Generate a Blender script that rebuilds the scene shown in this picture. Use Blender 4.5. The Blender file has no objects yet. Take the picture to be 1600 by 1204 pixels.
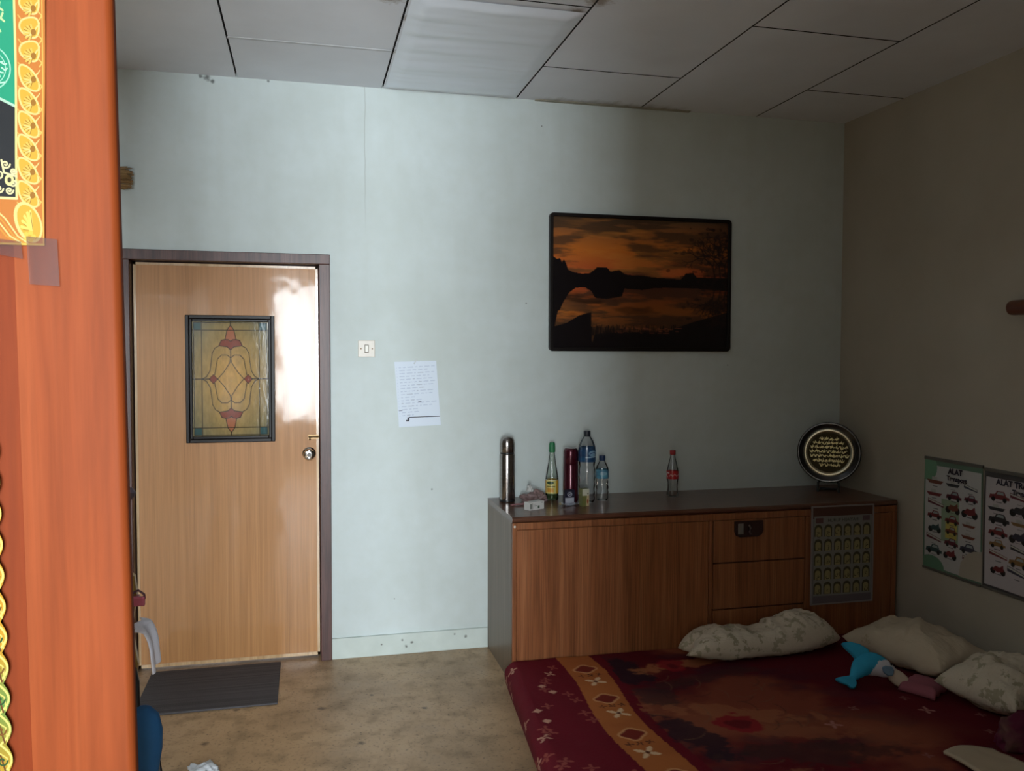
import bpy, bmesh, math, random
import numpy as np
from mathutils import Vector, Matrix, noise
PI = math.pi
rnd = random.Random(7)
S = bpy.context.scene
COL = S.collection

# ------------------------------------------------------------------ camera
CAM = Vector((-3.1117, -4.4579, 1.5984))
r_ = Vector((0.9714275, -0.23732293, 0.00253801))
u_ = Vector((0.00676616, 0.03838196, 0.99924023))
f_ = Vector((0.23724004, 0.97067227, -0.03889105))
cam = bpy.data.cameras.new('camera'); cam.sensor_width = 36; cam.lens = 1323.348 / 1600 * 36
cam.clip_start = .05
co = bpy.data.objects.new('camera', cam); COL.objects.link(co); S.camera = co
M = Matrix((r_, u_, -f_)).transposed().to_4x4(); M.translation = CAM
co.matrix_world = M

# ------------------------------------------------------------------ world, light, exposure
S.view_settings.view_transform = 'Standard'; S.view_settings.look = 'None'
S.view_settings.gamma = 1; S.view_settings.use_curve_mapping = False
S.view_settings.exposure = 1.42
w = bpy.data.worlds.new('world'); S.world = w; w.use_nodes = True
w.node_tree.nodes['Background'].inputs[0].default_value = (.75, .88, 1, 1)
w.node_tree.nodes['Background'].inputs[1].default_value = .3
H = 2.957
def area(name, loc, rot, sx, sy, power, col):
    l = bpy.data.lights.new(name, 'AREA'); l.shape = 'RECTANGLE'; l.size = sx; l.size_y = sy
    l.energy = power; l.color = col
    o = bpy.data.objects.new(name, l); COL.objects.link(o); o.location = loc; o.rotation_euler = rot
    return o
# daylight entering through the wide opening of the front wall, behind the camera
area('daylight_opening', (-3.40, -8.02, 1.62), (PI / 2, 0, 0), 1.8, 1.86, 330, (.87, .95, 1))
area('fill_high_left', (-5.0, -8.02, 2.70), (math.radians(80), 0, 0), 1.2, .34, 55, (.87, .95, 1))  # added fill for the left of the door, no such window known

# ------------------------------------------------------------------ helpers
def lin(c):
    return tuple(((x / 255) / 12.92 if x / 255 <= .04045 else ((x / 255 + .055) / 1.055) ** 2.4) for x in c[:3])
def tag(o, label=None, cat=None, group=None, kind=None):
    if label: o['label'] = label
    if cat: o['category'] = cat
    if group: o['group'] = group
    if kind: o['kind'] = kind
    return o
def thing(name, label, cat, loc=(0, 0, 0), rot=(0, 0, 0), group=None):
    o = bpy.data.objects.new(name, None); COL.objects.link(o); o.empty_display_size = .05
    o.location = loc; o.rotation_euler = rot
    return tag(o, label, cat, group)
def link(name, me, m=None, parent=None):
    o = bpy.data.objects.new(name, me); COL.objects.link(o)
    if m is not None:
        for k in (m if isinstance(m, (list, tuple)) else [m]): me.materials.append(k)
    if parent: o.parent = parent
    return o
def obj(name, bm, m=None, parent=None, smooth=False, bevel=0, seg=2):
    me = bpy.data.meshes.new(name)
    if smooth:
        for f in bm.faces: f.smooth = True
    bmesh.ops.recalc_face_normals(bm, faces=bm.faces[:])
    bm.to_mesh(me); bm.free()
    o = link(name, me, m, parent)
    if bevel:
        b = o.modifiers.new('bevel', 'BEVEL'); b.width = bevel; b.segments = seg; b.limit_method = 'ANGLE'
    if smooth:
        try:
            me.set_sharp_from_angle(angle=math.radians(38))
        except Exception: pass
    return o
def BM(): return bmesh.new()
def box(bm, x0, x1, y0, y1, z0, z1, mi=0, mt=None):
    v = [bm.verts.new(p) for p in [(x0,y0,z0),(x1,y0,z0),(x1,y1,z0),(x0,y1,z0),(x0,y0,z1),(x1,y0,z1),(x1,y1,z1),(x0,y1,z1)]]
    fs = []
    for q in ((0,3,2,1),(4,5,6,7),(0,1,5,4),(1,2,6,5),(2,3,7,6),(3,0,4,7)):
        f = bm.faces.new([v[i] for i in q]); f.material_index = mi; fs.append(f)
    if mt: bmesh.ops.transform(bm, matrix=mt, verts=v)
    return fs
def prism(bm, pts, d0, d1, axis=1, mi=0):
    """closed outline pts (a, b) extruded along axis: 1 -> (a, d, b); 0 -> (d, a, b); 2 -> (a, b, d)"""
    def P(a, b, d): return {0: (d, a, b), 1: (a, d, b), 2: (a, b, d)}[axis]
    A = [bm.verts.new(P(a, b, d0)) for a, b in pts]; B = [bm.verts.new(P(a, b, d1)) for a, b in pts]
    bm.faces.new(A).material_index = mi; bm.faces.new(B[::-1]).material_index = mi
    n = len(pts)
    for i in range(n): bm.faces.new([A[i], B[i], B[(i+1) % n], A[(i+1) % n]]).material_index = mi
def lathe(bm, prof, n=32, c=(0, 0, 0), caps=True, mi=0, wob=None):
    rings = []
    for r, z in prof:
        ring = []
        for k in range(n):
            a = 2 * PI * k / n
            rr = r * (1 + (wob(a, z) if wob else 0))
            ring.append(bm.verts.new((c[0] + rr * math.cos(a), c[1] + rr * math.sin(a), c[2] + z)))
        rings.append(ring)
    for i in range(len(rings) - 1):
        for k in range(n):
            f = bm.faces.new([rings[i][k], rings[i][(k+1) % n], rings[i+1][(k+1) % n], rings[i+1][k]]); f.material_index = mi
    if caps:
        bm.faces.new(rings[0][::-1]).material_index = mi; bm.faces.new(rings[-1]).material_index = mi
    return rings
def tube(bm, pts, rad, n=8, flat=None, up=Vector((0, 0, 1)), caps=True, mi=0):
    """tube along pts; rad a number or list; flat = (scale_side, scale_up) numbers or lists"""
    pts = [Vector(p) for p in pts]; N = len(pts); rings = []
    for i, p in enumerate(pts):
        t = (pts[min(i+1, N-1)] - pts[max(i-1, 0)]).normalized()
        s = t.cross(up)
        if s.length < 1e-4: s = t.cross(Vector((1, 0, 0)))
        s.normalize(); v = s.cross(t).normalized()
        r = rad[i] if isinstance(rad, (list, tuple)) else rad
        fs, fv = flat[i] if isinstance(flat, list) else (flat or (1, 1))
        rings.append([bm.verts.new(p + s * (r * fs * math.cos(2*PI*k/n)) + v * (r * fv * math.sin(2*PI*k/n))) for k in range(n)])
    for i in range(N - 1):
        for k in range(n):
            bm.faces.new([rings[i][k], rings[i][(k+1) % n], rings[i+1][(k+1) % n], rings[i+1][k]]).material_index = mi
    if caps:
        bm.faces.new(rings[0][::-1]).material_index = mi; bm.faces.new(rings[-1]).material_index = mi
    return rings
def ball(bm, c, r, sc=(1, 1, 1), seg=16, mi=0):
    g = bmesh.ops.create_uvsphere(bm, u_segments=seg, v_segments=seg//2, radius=r)
    for v in g['verts']: v.co = Vector((v.co.x * sc[0], v.co.y * sc[1], v.co.z * sc[2])) + Vector(c)
    for f in {f for v in g['verts'] for f in v.link_faces}: f.material_index = mi
    return g['verts']

# ------------------------------------------------------------------ materials
class NM:
    def __init__(s, name, col=(.8, .8, .8), rough=.6, spec=.5, metal=0, coat=0):
        s.m = bpy.data.materials.new(name); s.m.use_nodes = True; s.nt = s.m.node_tree
        s.b = s.nt.nodes['Principled BSDF']; b = s.b.inputs
        b['Base Color'].default_value = (*col, 1); b['Roughness'].default_value = rough
        b['Specular IOR Level'].default_value = spec; b['Metallic'].default_value = metal
        b['Coat Weight'].default_value = coat; b['Coat Roughness'].default_value = .08
    def n(s, t, **k):
        o = s.nt.nodes.new(t)
        for a, v in k.items():
            if a in o.inputs: o.inputs[a].default_value = v
            else: setattr(o, a, v)
        return o
    def l(s, a, b): s.nt.links.new(a, b)
    def coord(s, scale=(1, 1, 1), which='Object'):
        t = s.n('ShaderNodeTexCoord'); m = s.n('ShaderNodeMapping'); m.inputs['Scale'].default_value = scale
        s.l(t.outputs[which], m.inputs[0]); return m.outputs[0]
    def noise(s, vec, scale=5, detail=4, rough=.55, dist=0):
        t = s.n('ShaderNodeTexNoise'); t.inputs['Scale'].default_value = scale; t.inputs['Detail'].default_value = detail
        t.inputs['Roughness'].default_value = rough; t.inputs['Distortion'].default_value = dist
        s.l(vec, t.inputs['Vector']); return t.outputs['Fac']
    def ramp(s, fac, stops):
        r = s.n('ShaderNodeValToRGB'); e = r.color_ramp.elements
        while len(e) < len(stops): e.new(.5)
        for k, (p, c) in enumerate(stops): e[k].position = p; e[k].color = (*c, 1) if len(c) == 3 else c
        s.l(fac, r.inputs[0]); return r.outputs[0]
    def mix(s, fac, a, b, blend='MIX'):
        m = s.n('ShaderNodeMix'); m.data_type = 'RGBA'; m.blend_type = blend
        for sock, v in ((m.inputs[0], fac), (m.inputs[6], a), (m.inputs[7], b)):
            if isinstance(v, (int, float)): sock.default_value = v
            elif isinstance(v, tuple): sock.default_value = (*v, 1)
            else: s.l(v, sock)
        return m.outputs[2]
    def color(s, c): s.l(c, s.b.inputs['Base Color'])
    def bump(s, h, strength=.3, dist=.01):
        b = s.n('ShaderNodeBump'); b.inputs['Strength'].default_value = strength; b.inputs['Distance'].default_value = dist
        s.l(h, b.inputs['Height']); s.l(b.outputs[0], s.b.inputs['Normal'])
    def spots(s, pts, col_in, col, vec=None):
        """small dirt marks at object-space points (x, y, z, radius)"""
        v = s.coord(); nz = s.noise(v, 60, 3)
        for x, y, z, r in pts:
            d = s.n('ShaderNodeVectorMath', operation='DISTANCE'); s.l(v, d.inputs[0]); d.inputs[1].default_value = (x, y, z)
            a = s.n('ShaderNodeMath', operation='MULTIPLY_ADD'); s.l(nz, a.inputs[0]); a.inputs[1].default_value = r * 1.6; s.l(d.outputs['Value'], a.inputs[2])
            mr = s.n('ShaderNodeMapRange'); s.l(a.outputs[0], mr.inputs[0]); mr.inputs[1].default_value = r * 1.2; mr.inputs[2].default_value = r * 2.1
            mr.inputs[3].default_value = .75; mr.inputs[4].default_value = 0
            col_in = s.mix(mr.outputs[0], col_in, col)
        return col_in
def plain(name, rgb, rough=.6, spec=.5, metal=0, coat=0):
    m = NM(name, lin(rgb), rough, spec, metal, coat)
    v = m.coord(); n = m.noise(v, 18, 3)
    c = lin(rgb); m.color(m.ramp(n, [(.3, tuple(x * .93 for x in c)), (.7, tuple(min(1, x * 1.05) for x in c))]))
    return m.m
def woodmat(name, dark, mid, light, grain=(60, 60, 1.2), rough=.35, coat=0, scale=1, fine=.5):
    m = NM(name, lin(mid), rough, .5, 0, coat)
    v = m.coord(grain); n = m.noise(v, scale, 5, .6, .4)
    c1 = m.ramp(n, [(.3, lin(dark)), (.5, lin(mid)), (.72, lin(light))])
    v2 = m.coord(tuple(g * 7 for g in grain[:2]) + (grain[2] * 4,)); n2 = m.noise(v2, scale, 3)
    c2 = m.ramp(n2, [(.35, (1 - fine,) * 3), (.6, (1, 1, 1))])
    m.color(m.mix(1.0, c1, c2, 'MULTIPLY')); m.bump(n2, .08, .002)
    return m.m
def painted_mat(name, rough=.5, coat=0, spec=.5, bump=0):
    m = NM(name, (1, 1, 1), rough, spec, 0, coat)
    a = m.n('ShaderNodeAttribute'); a.attribute_name = 'paint'; m.color(a.outputs['Color'])
    if bump: m.bump(m.noise(m.coord(), 90, 3), bump, .004)
    return m.m
def clear_mat(name, tint=(1, 1, 1), rough=.03, gloss=.12):
    m = bpy.data.materials.new(name); m.use_nodes = True; nt = m.node_tree; nt.nodes.clear()
    o = nt.nodes.new('ShaderNodeOutputMaterial'); t = nt.nodes.new('ShaderNodeBsdfTransparent'); t.inputs[0].default_value = (*tint, 1)
    g = nt.nodes.new('ShaderNodeBsdfGlossy'); g.inputs['Roughness'].default_value = rough
    f = nt.nodes.new('ShaderNodeFresnel'); f.inputs[0].default_value = 1.25
    a = nt.nodes.new('ShaderNodeMath'); a.operation = 'ADD'; a.inputs[1].default_value = gloss * .3; nt.links.new(f.outputs[0], a.inputs[0])
    x = nt.nodes.new('ShaderNodeMixShader'); nt.links.new(a.outputs[0], x.inputs[0]); nt.links.new(t.outputs[0], x.inputs[1]); nt.links.new(g.outputs[0], x.inputs[2])
    nt.links.new(x.outputs[0], o.inputs[0]); return m

# ------------------------------------------------------------------ printed surfaces: a small painter in numpy
class Canvas:
    """colours on a grid; x to the right 0..w, y down 0..h in any unit; res cells per unit"""
    def __init__(s, w, h, res, bg):
        s.w, s.h, s.res = w, h, res
        s.nx, s.ny = int(w * res) + 1, int(h * res) + 1
        s.a = np.ones((s.ny, s.nx, 3)) * np.array(lin(bg))
        s.mask = np.ones((s.ny, s.nx), bool)
        s.X, s.Y = np.meshgrid(np.arange(s.nx) / res, np.arange(s.ny) / res)
    def put(s, cov, col, al=1.0):
        cov = np.clip(cov, 0, 1)[..., None] * al; s.a = s.a * (1 - cov) + np.array(lin(col)) * cov
    def _box(s, x0, x1, y0, y1):
        i0 = max(0, int(x0 * s.res) - 2); i1 = min(s.nx, int(x1 * s.res) + 3)
        j0 = max(0, int(y0 * s.res) - 2); j1 = min(s.ny, int(y1 * s.res) + 3)
        return i0, i1, j0, j1
    def stroke(s, pts, wd, col, al=1.0):
        for (ax, ay), (bx, by) in zip(pts[:-1], pts[1:]):
            i0, i1, j0, j1 = s._box(min(ax, bx) - wd, max(ax, bx) + wd, min(ay, by) - wd, max(ay, by) + wd)
            if i0 >= i1 or j0 >= j1: continue
            X = s.X[j0:j1, i0:i1]; Y = s.Y[j0:j1, i0:i1]
            dx, dy = bx - ax, by - ay; L = dx * dx + dy * dy + 1e-12
            t = np.clip(((X - ax) * dx + (Y - ay) * dy) / L, 0, 1)
            d = np.hypot(X - ax - t * dx, Y - ay - t * dy)
            c = np.clip((wd / 2 - d) * s.res + .5, 0, 1)[..., None] * al
            s.a[j0:j1, i0:i1] = s.a[j0:j1, i0:i1] * (1 - c) + np.array(lin(col)) * c
    def poly(s, pts, col, al=1.0):
        xs = [p[0] for p in pts]; ys = [p[1] for p in pts]
        i0, i1, j0, j1 = s._box(min(xs), max(xs), min(ys), max(ys))
        if i0 >= i1 or j0 >= j1: return
        X = s.X[j0:j1, i0:i1]; Y = s.Y[j0:j1, i0:i1]; ins = np.zeros(X.shape, bool)
        for (ax, ay), (bx, by) in zip(pts, pts[1:] + pts[:1]):
            if ay == by: continue
            ins ^= ((ay > Y) != (by > Y)) & (X < (bx - ax) * (Y - ay) / (by - ay) + ax)
        c = ins[..., None] * al
        s.a[j0:j1, i0:i1] = s.a[j0:j1, i0:i1] * (1 - c) + np.array(lin(col)) * c
    def ell(s, cx, cy, rx, ry, col, al=1.0, rot=0):
        s.poly([(cx + rx * math.cos(t) * math.cos(rot) - ry * math.sin(t) * math.sin(rot),
                 cy + rx * math.cos(t) * math.sin(rot) + ry * math.sin(t) * math.cos(rot)) for t in [k * PI / 12 for k in range(24)]], col, al)
    def rect(s, x0, y0, x1, y1, col, al=1.0): s.poly([(x0, y0), (x1, y0), (x1, y1), (x0, y1)], col, al)
def fbm(X, Y, sx, sy, seed=0, octv=4):
    """value noise in numpy"""
    out = np.zeros_like(X); amp = 1; tot = 0
    rs = np.random.RandomState(seed)
    for o in range(octv):
        g = rs.rand(64, 64); x = X * sx * 2 ** o; y = Y * sy * 2 ** o
        xi = np.floor(x).astype(int); yi = np.floor(y).astype(int); fx = x - xi; fy = y - yi
        fx = fx * fx * (3 - 2 * fx); fy = fy * fy * (3 - 2 * fy)
        a = g[yi % 64, xi % 64]; b = g[yi % 64, (xi+1) % 64]; c = g[(yi+1) % 64, xi % 64]; d = g[(yi+1) % 64, (xi+1) % 64]
        out += amp * ((a * (1-fx) + b * fx) * (1-fy) + (c * (1-fx) + d * fx) * fy); tot += amp; amp *= .55
    return out / tot
def sheet(name, cv, pos, m, parent=None, keep=None):
    """canvas -> mesh; pos(X, Y arrays) -> arrays x, y, z of the vertices"""
    x, y, z = pos(cv.X, cv.Y); ny, nx = cv.ny, cv.nx
    co_ = np.stack([x, y, z], -1).reshape(-1, 3)
    idx = np.arange(nx * ny).reshape(ny, nx)
    q = np.stack([idx[:-1, :-1], idx[1:, :-1], idx[1:, 1:], idx[:-1, 1:]], -1).reshape(-1, 4)
    if keep is not None:
        kk = keep(cv.X, cv.Y); k = (kk[:-1, :-1] & kk[1:, 1:] & kk[1:, :-1] & kk[:-1, 1:]).reshape(-1); q = q[k]
    me = bpy.data.meshes.new(name)
    me.from_pydata(co_.tolist(), [], q.tolist())
    at = me.color_attributes.new('paint', 'FLOAT_COLOR', 'POINT')
    at.data.foreach_set('color', np.concatenate([cv.a.reshape(-1, 3), np.ones((nx * ny, 1))], 1).astype(np.float32).ravel())
    me.polygons.foreach_set('use_smooth', [True] * len(me.polygons))
    me.update()
    return link(name, me, m, parent)
def text_bm(bm, s, cx, cz, size, plane, align='CENTER', bold=0):
    """flat letters added to bm; plane(a, b) -> 3D point"""
    cu = bpy.data.curves.new('t', 'FONT'); cu.body = s; cu.size = size; cu.offset = bold; cu.align_x = align; cu.align_y = 'CENTER'
    o = bpy.data.objects.new('t', cu); COL.objects.link(o)
    dg = bpy.context.evaluated_depsgraph_get(); dg.update()
    me = bpy.data.meshes.new_from_object(o.evaluated_get(dg))
    n0 = len(bm.verts); bm.from_mesh(me); bm.verts.ensure_lookup_table()
    for v in bm.verts[n0:]: v.co = Vector(plane(cx + v.co.x, cz + v.co.y))
    bpy.data.objects.remove(o); bpy.data.curves.remove(cu); bpy.data.meshes.remove(me)

# ================================================================== THE SETTING
# ---- back wall with the door hole
mw = NM('wall_paint', (.60, .68, .655), .55, .3)
v = mw.coord(); n1 = mw.noise(v, .9, 5, .6); n2 = mw.noise(v, 14, 4)
c = mw.ramp(n1, [(.35, lin((192, 201, 198))), (.65, lin((206, 216, 216)))])
c = mw.mix(mw.ramp(n2, [(.35, (.0,)*3), (.8, (.22,)*3)]), c, lin((182, 190, 180)))
vs = mw.coord((9, 1, .55)); st = mw.noise(vs, 1, 4); c = mw.mix(mw.ramp(st, [(.5, (0,)*3), (.75, (.07,)*3)]), c, lin((160, 162, 148)))
c = mw.spots([(-1.944, 0, 1.865, .004), (-2.46, 0, .87, .005), (-2.66, 0, .295, .004), (-.74, 0, 1.53, .003), (-1.86, 0, 2.82, .004),
              (-3.57, 0, 2.945, .016), (-3.545, 0, 2.93, .010), (-3.60, 0, 2.95, .010), (-3.28, 0, 2.95, .007)], c, lin((52, 52, 48)))
# a hair crack running down from the ceiling
sx = mw.n('ShaderNodeSeparateXYZ'); mw.l(v, sx.inputs[0])
wob = mw.noise(mw.coord((0, 0, 5)), 1, 3)
a1 = mw.n('ShaderNodeMath', operation='MULTIPLY_ADD'); mw.l(wob, a1.inputs[0]); a1.inputs[1].default_value = .02; mw.l(sx.outputs[0], a1.inputs[2])
a2 = mw.n('ShaderNodeMath', operation='ADD'); mw.l(a1.outputs[0], a2.inputs[0]); a2.inputs[1].default_value = 2.795
a3 = mw.n('ShaderNodeMath', operation='ABSOLUTE'); mw.l(a2.outputs[0], a3.inputs[0])
a4 = mw.n('ShaderNodeMapRange'); mw.l(a3.outputs[0], a4.inputs[0]); a4.inputs[1].default_value = .0008; a4.inputs[2].default_value = .0024; a4.inputs[3].default_value = .45; a4.inputs[4].default_value = 0
zz = mw.n('ShaderNodeMapRange'); mw.l(sx.outputs[2], zz.inputs[0]); zz.inputs[1].default_value = 2.2; zz.inputs[2].default_value = 2.5
mm = mw.n('ShaderNodeMath', operation='MULTIPLY'); mw.l(a4.outputs[0], mm.inputs[0]); mw.l(zz.outputs[0], mm.inputs[1])
c = mw.mix(mm.outputs[0], c, lin((120, 122, 112)))
mw.color(c); mw.bump(mw.noise(v, 45, 4), .12, .003)
WALL = mw.m
mr = NM('bounce_tinted_wall_paint', (.5, .46, .4), .6, .25)  # warm bounce light put into the right wall's beige tint
v = mr.coord(); mr.color(mr.ramp(mr.noise(v, 1.2, 5), [(.35, lin((168, 160, 144))), (.65, lin((180, 173, 158)))])); mr.bump(mr.noise(v, 45, 4), .12, .003)
SIDE = mr.m
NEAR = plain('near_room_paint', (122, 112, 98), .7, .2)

DX0, DX1, DZ1 = -3.935, -3.040, 2.045      # door opening inside the frame
bm = BM()
box(bm, -6.0, -3.965, 0, .14, 0, H + .05); box(bm, -3.0, .12, 0, .14, 0, H + .05); box(bm, -3.965, -3.0, 0, .14, 2.09, H + .05)
tag(obj('wall_back', bm, WALL), kind='structure')
bm = BM(); box(bm, 0, .12, -8.3, 0, 0, H + .05); tag(obj('wall_right', bm, SIDE), kind='structure')
bm = BM(); box(bm, -6.12, -6.0, -8.3, .14, 0, H + .05); tag(obj('wall_left', bm, NEAR), kind='structure')
# front wall far behind the camera, with one wide opening and a slot for the added fill
bm = BM()
for a in ((-6.0, -5.61, 0, H), (-5.61, -4.31, 0, 2.52), (-5.61, -4.39, 2.88, H), (-4.39, -4.31, 2.52, H), (-2.49, 0, 0, H), (-4.31, -2.49, 2.56, H), (-4.31, -2.49, 0, .68)):
    box(bm, a[0], a[1], -8.3, -8.0, a[2], a[3])
tag(obj('wall_front', bm, NEAR), kind='structure')
# partition between the two rooms: the camera looks through its wide opening
bm = BM(); box(bm, -2.95, 0, -4.54, -4.42, 0, H + .05); box(bm, -6.0, -4.9, -3.23, -3.15, 0, H + .05); box(bm, -4.9, -3.9, -3.23, -3.15, 2.15, H + .05); box(bm, -3.9, -3.735, -3.23, -3.15, 0, H + .05)  # left gap and header shaped to pass the added fill to the door
box(bm, -4.37, -4.325, -8.0, -5.5, 0, H + .05)  # unseen stub wall added to stop the fill spilling to the right
tag(obj('wall_partition', bm, NEAR), kind='structure')

# ---- floor
mf = NM('old_vinyl_floor', (.3, .22, .14), .38, .4)
v = mf.coord(); big = mf.noise(v, 1.3, 6, .6); mid = mf.noise(v, 9, 5); fine = mf.noise(v, 70, 3)
c = mf.ramp(big, [(.32, lin((144, 118, 88))), (.55, lin((182, 152, 116))), (.75, lin((192, 164, 128)))])
c = mf.mix(mf.ramp(mid, [(.5, (0,)*3), (.72, (.5,)*3)]), c, lin((100, 84, 62)))
c = mf.mix(mf.ramp(fine, [(.56, (0,)*3), (.68, (.5,)*3)]), c, lin((78, 62, 44)))
spk = mf.n('ShaderNodeTexVoronoi'); spk.inputs['Scale'].default_value = 15; mf.l(mf.coord((1, 1.6, 1)), spk.inputs['Vector'])
c = mf.mix(mf.ramp(spk.outputs['Distance'], [(.04, (.85,)*3), (.09, (0,)*3)]), c, lin((62, 48, 36)))
c = mf.spots([(-3.05, -.62, 0, .02), (-2.82, -.52, 0, .012), (-2.60, -.72, 0, .014), (-3.52, -.86, 0, .016), (-2.9, -1.0, 0, .016), (-3.42, -.55, 0, .014)], c, lin((58, 44, 32)))
mf.color(c); mf.bump(mid, .06, .004)
rr = mf.ramp(mid, [(.3, (.3,)*3), (.7, (.5,)*3)]); mf.l(rr, mf.b.inputs['Roughness'])
bm = BM(); box(bm, -6.1, .1, -8.3, .1, -.1, 0); tag(obj('floor', bm, mf.m), kind='structure')

# ---- ceiling of painted boards with open joints
mc = NM('ceiling_board', (.7, .7, .72), .5, .3)
v = mc.coord(); c = mc.ramp(mc.noise(v, 1.1, 5), [(.35, lin((216, 218, 224))), (.65, lin((230, 233, 240)))])
c = mc.spots([(-2.78, -1.14, H, .05), (-2.74, -1.3, H, .09), (-2.9, -1.25, H, .08), (-2.69, -.95, H, .03), (-2.71, -.56, H, .02), (-2.05, -1.19, H, .035), (-2.0, -1.3, H, .05)], c, lin((120, 100, 74)))
# damp tide marks along the wall
dd = mc.noise(mc.coord((3, 1, 1)), 6, 4)
sy = mc.n('ShaderNodeSeparateXYZ'); mc.l(v, sy.inputs[0])
md = mc.n('ShaderNodeMath', operation='MULTIPLY_ADD'); mc.l(dd, md.inputs[0]); md.inputs[1].default_value = .14; mc.l(sy.outputs[1], md.inputs[2])
e1 = mc.n('ShaderNodeMapRange'); mc.l(md.outputs[0], e1.inputs[0]); e1.inputs[1].default_value = -.015; e1.inputs[2].default_value = .05; e1.inputs[3].default_value = 0; e1.inputs[4].default_value = .55
e2 = mc.n('ShaderNodeMapRange'); mc.l(sy.outputs[0], e2.inputs[0]); e2.inputs[1].default_value = -1.95; e2.inputs[2].default_value = -1.8
e3 = mc.n('ShaderNodeMapRange'); mc.l(sy.outputs[0], e3.inputs[0]); e3.inputs[1].default_value = -1.15; e3.inputs[2].default_value = -1.0; e3.inputs[3].default_value = 1; e3.inputs[4].default_value = 0
k1 = mc.n('ShaderNodeMath', operation='MULTIPLY'); mc.l(e1.outputs[0], k1.inputs[0]); mc.l(e2.outputs[0], k1.inputs[1])
k2 = mc.n('ShaderNodeMath', operation='MULTIPLY'); mc.l(k1.outputs[0], k2.inputs[0]); mc.l(e3.outputs[0], k2.inputs[1])
c = mc.mix(k2.outputs[0], c, lin((128, 124, 108)))
mc.color(c); mc.bump(mc.noise(v, 30, 3), .05, .003)
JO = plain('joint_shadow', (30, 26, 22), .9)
bm = BM()
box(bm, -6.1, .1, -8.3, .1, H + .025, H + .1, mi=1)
gx = [-6.28, -5.565, -4.85, -4.14, -3.43, -2.716, -2.005, -1.293, -.582, .13]
cr = {4: [], 5: [-1.235], 6: [-.528], 7: [-1.217], 8: [-.511]}
for i in range(9):
    x0, x1 = max(gx[i], -6.1) + .0042, min(gx[i+1], .1) - .0042
    off = cr.get(i, []) or [(-.53, -1.22)[i % 2]]
    if i in (3, 4): off = [-1.95]
    ys = [0.0] + off
    while ys[-1] > -8.0: ys.append(ys[-1] - 1.4)
    for a, b in zip(ys[:-1], ys[1:]):
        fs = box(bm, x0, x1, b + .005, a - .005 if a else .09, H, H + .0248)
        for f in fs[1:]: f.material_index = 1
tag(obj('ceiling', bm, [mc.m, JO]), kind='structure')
# battens behind the joints that peel from the boards
PAPER_TAPE = plain('joint_tape', (200, 202, 206), .6)
bm = BM()
def strip(bm, x0, x1, y, wv, z=H - .0012, t=.0012, n=24):
    pts = [(x0 + (x1-x0) * k/n, y + wv * .5 + rnd.uniform(-.0012, .0012)) for k in range(n+1)] + [(x1 - (x1-x0) * k/n, y - wv * .5 + rnd.uniform(-.0012, .0012)) for k in range(n+1)]
    prism(bm, pts, z, z + t, axis=2)
strip(bm, -3.43, -2.72, -.555, .02); strip(bm, -2.71, -2.01, -.56, .012)
tag(obj('trim_1', bm, PAPER_TAPE), kind='structure')
# ragged paint and plaster edge where the ceiling meets the back wall
bm = BM(); pts = [(-1.90 + .9 * k / 40, -.012 - abs(math.sin(k * .9) * .012) - rnd.uniform(0, .012)) for k in range(41)]
prism(bm, [(-1.90, 0)] + pts + [(-1.0, 0)], H - .006, H - .0005, axis=2)
tag(obj('trim_2', bm, plain('flaking_plaster', (150, 147, 132), .9)), kind='structure')

# ---- glossy plastic sheet taped over a ceiling board
def pl_pos(X, Y):
    x = -2.703 + X; y = -.03 - Y
    edge = np.clip(np.minimum(np.minimum(X, .69 - X), np.minimum(Y, 1.16 - Y)) / .06, 0, 1)
    z = H - .003 - edge * (.016 * fbm(X, Y, 1.2, 8, 3, 3) + .008 * fbm(X, Y, 3, 16, 5, 3))
    return x, y, z
cv = Canvas(.69, 1.16, 70, (226, 232, 242))
ms = painted_mat('plastic_sheet', .28, .3, .6)
o = sheet('plastic_sheet', cv, pl_pos, ms)
tag(o, 'wrinkled shiny white plastic sheet covering one ceiling board above the wall', 'plastic sheet')

# ---- baseboard, door frame, door
mb = NM('baseboard_paint', (.6, .68, .66), .5, .3)
v = mb.coord(); c = mb.ramp(mb.noise(v, 6, 4), [(.3, lin((192, 202, 196))), (.7, lin((206, 216, 211)))])
ch = mb.noise(mb.coord((10, 10, 26)), 1, 3, .6); c = mb.mix(mb.ramp(ch, [(.70, (0,)*3), (.73, (.9,)*3)]), c, lin((92, 90, 84)))
c = mb.spots([(-2.28, -.015, .07, .008), (-2.34, -.015, .085, .005), (-2.60, -.015, .04, .008), (-2.57, -.015, .06, .007), (-2.62, -.015, .075, .006), (-2.73, -.015, .06, .005)], c, lin((70, 68, 62)))
mb.color(c)
bm = BM(); box(bm, -2.985, -2.157, -.016, 0, 0, .108); tag(obj('baseboard_back', bm, mb.m, bevel=.003), kind='structure')
FRAME = woodmat('dark_frame_wood', (62, 36, 32), (84, 52, 47), (104, 70, 62), (30, 30, 2), .42, 0, 1, .35)
DOORW = woodmat('door_veneer', (170, 116, 62), (184, 128, 72), (194, 138, 80), (55, 55, 1.0), .5, .27, 1, .14)
bb_ = DOORW.node_tree; cn_ = bb_.nodes.new('ShaderNodeBump'); cn_.inputs['Strength'].default_value = .12; cn_.inputs['Distance'].default_value = .01
nz_ = bb_.nodes.new('ShaderNodeTexNoise'); nz_.inputs['Scale'].default_value = 7; tc_ = bb_.nodes.new('ShaderNodeTexCoord')
bb_.links.new(tc_.outputs['Object'], nz_.inputs['Vector']); bb_.links.new(nz_.outputs['Fac'], cn_.inputs['Height']); bb_.links.new(cn_.outputs[0], bb_.nodes['Principled BSDF'].inputs['Coat Normal'])
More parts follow.
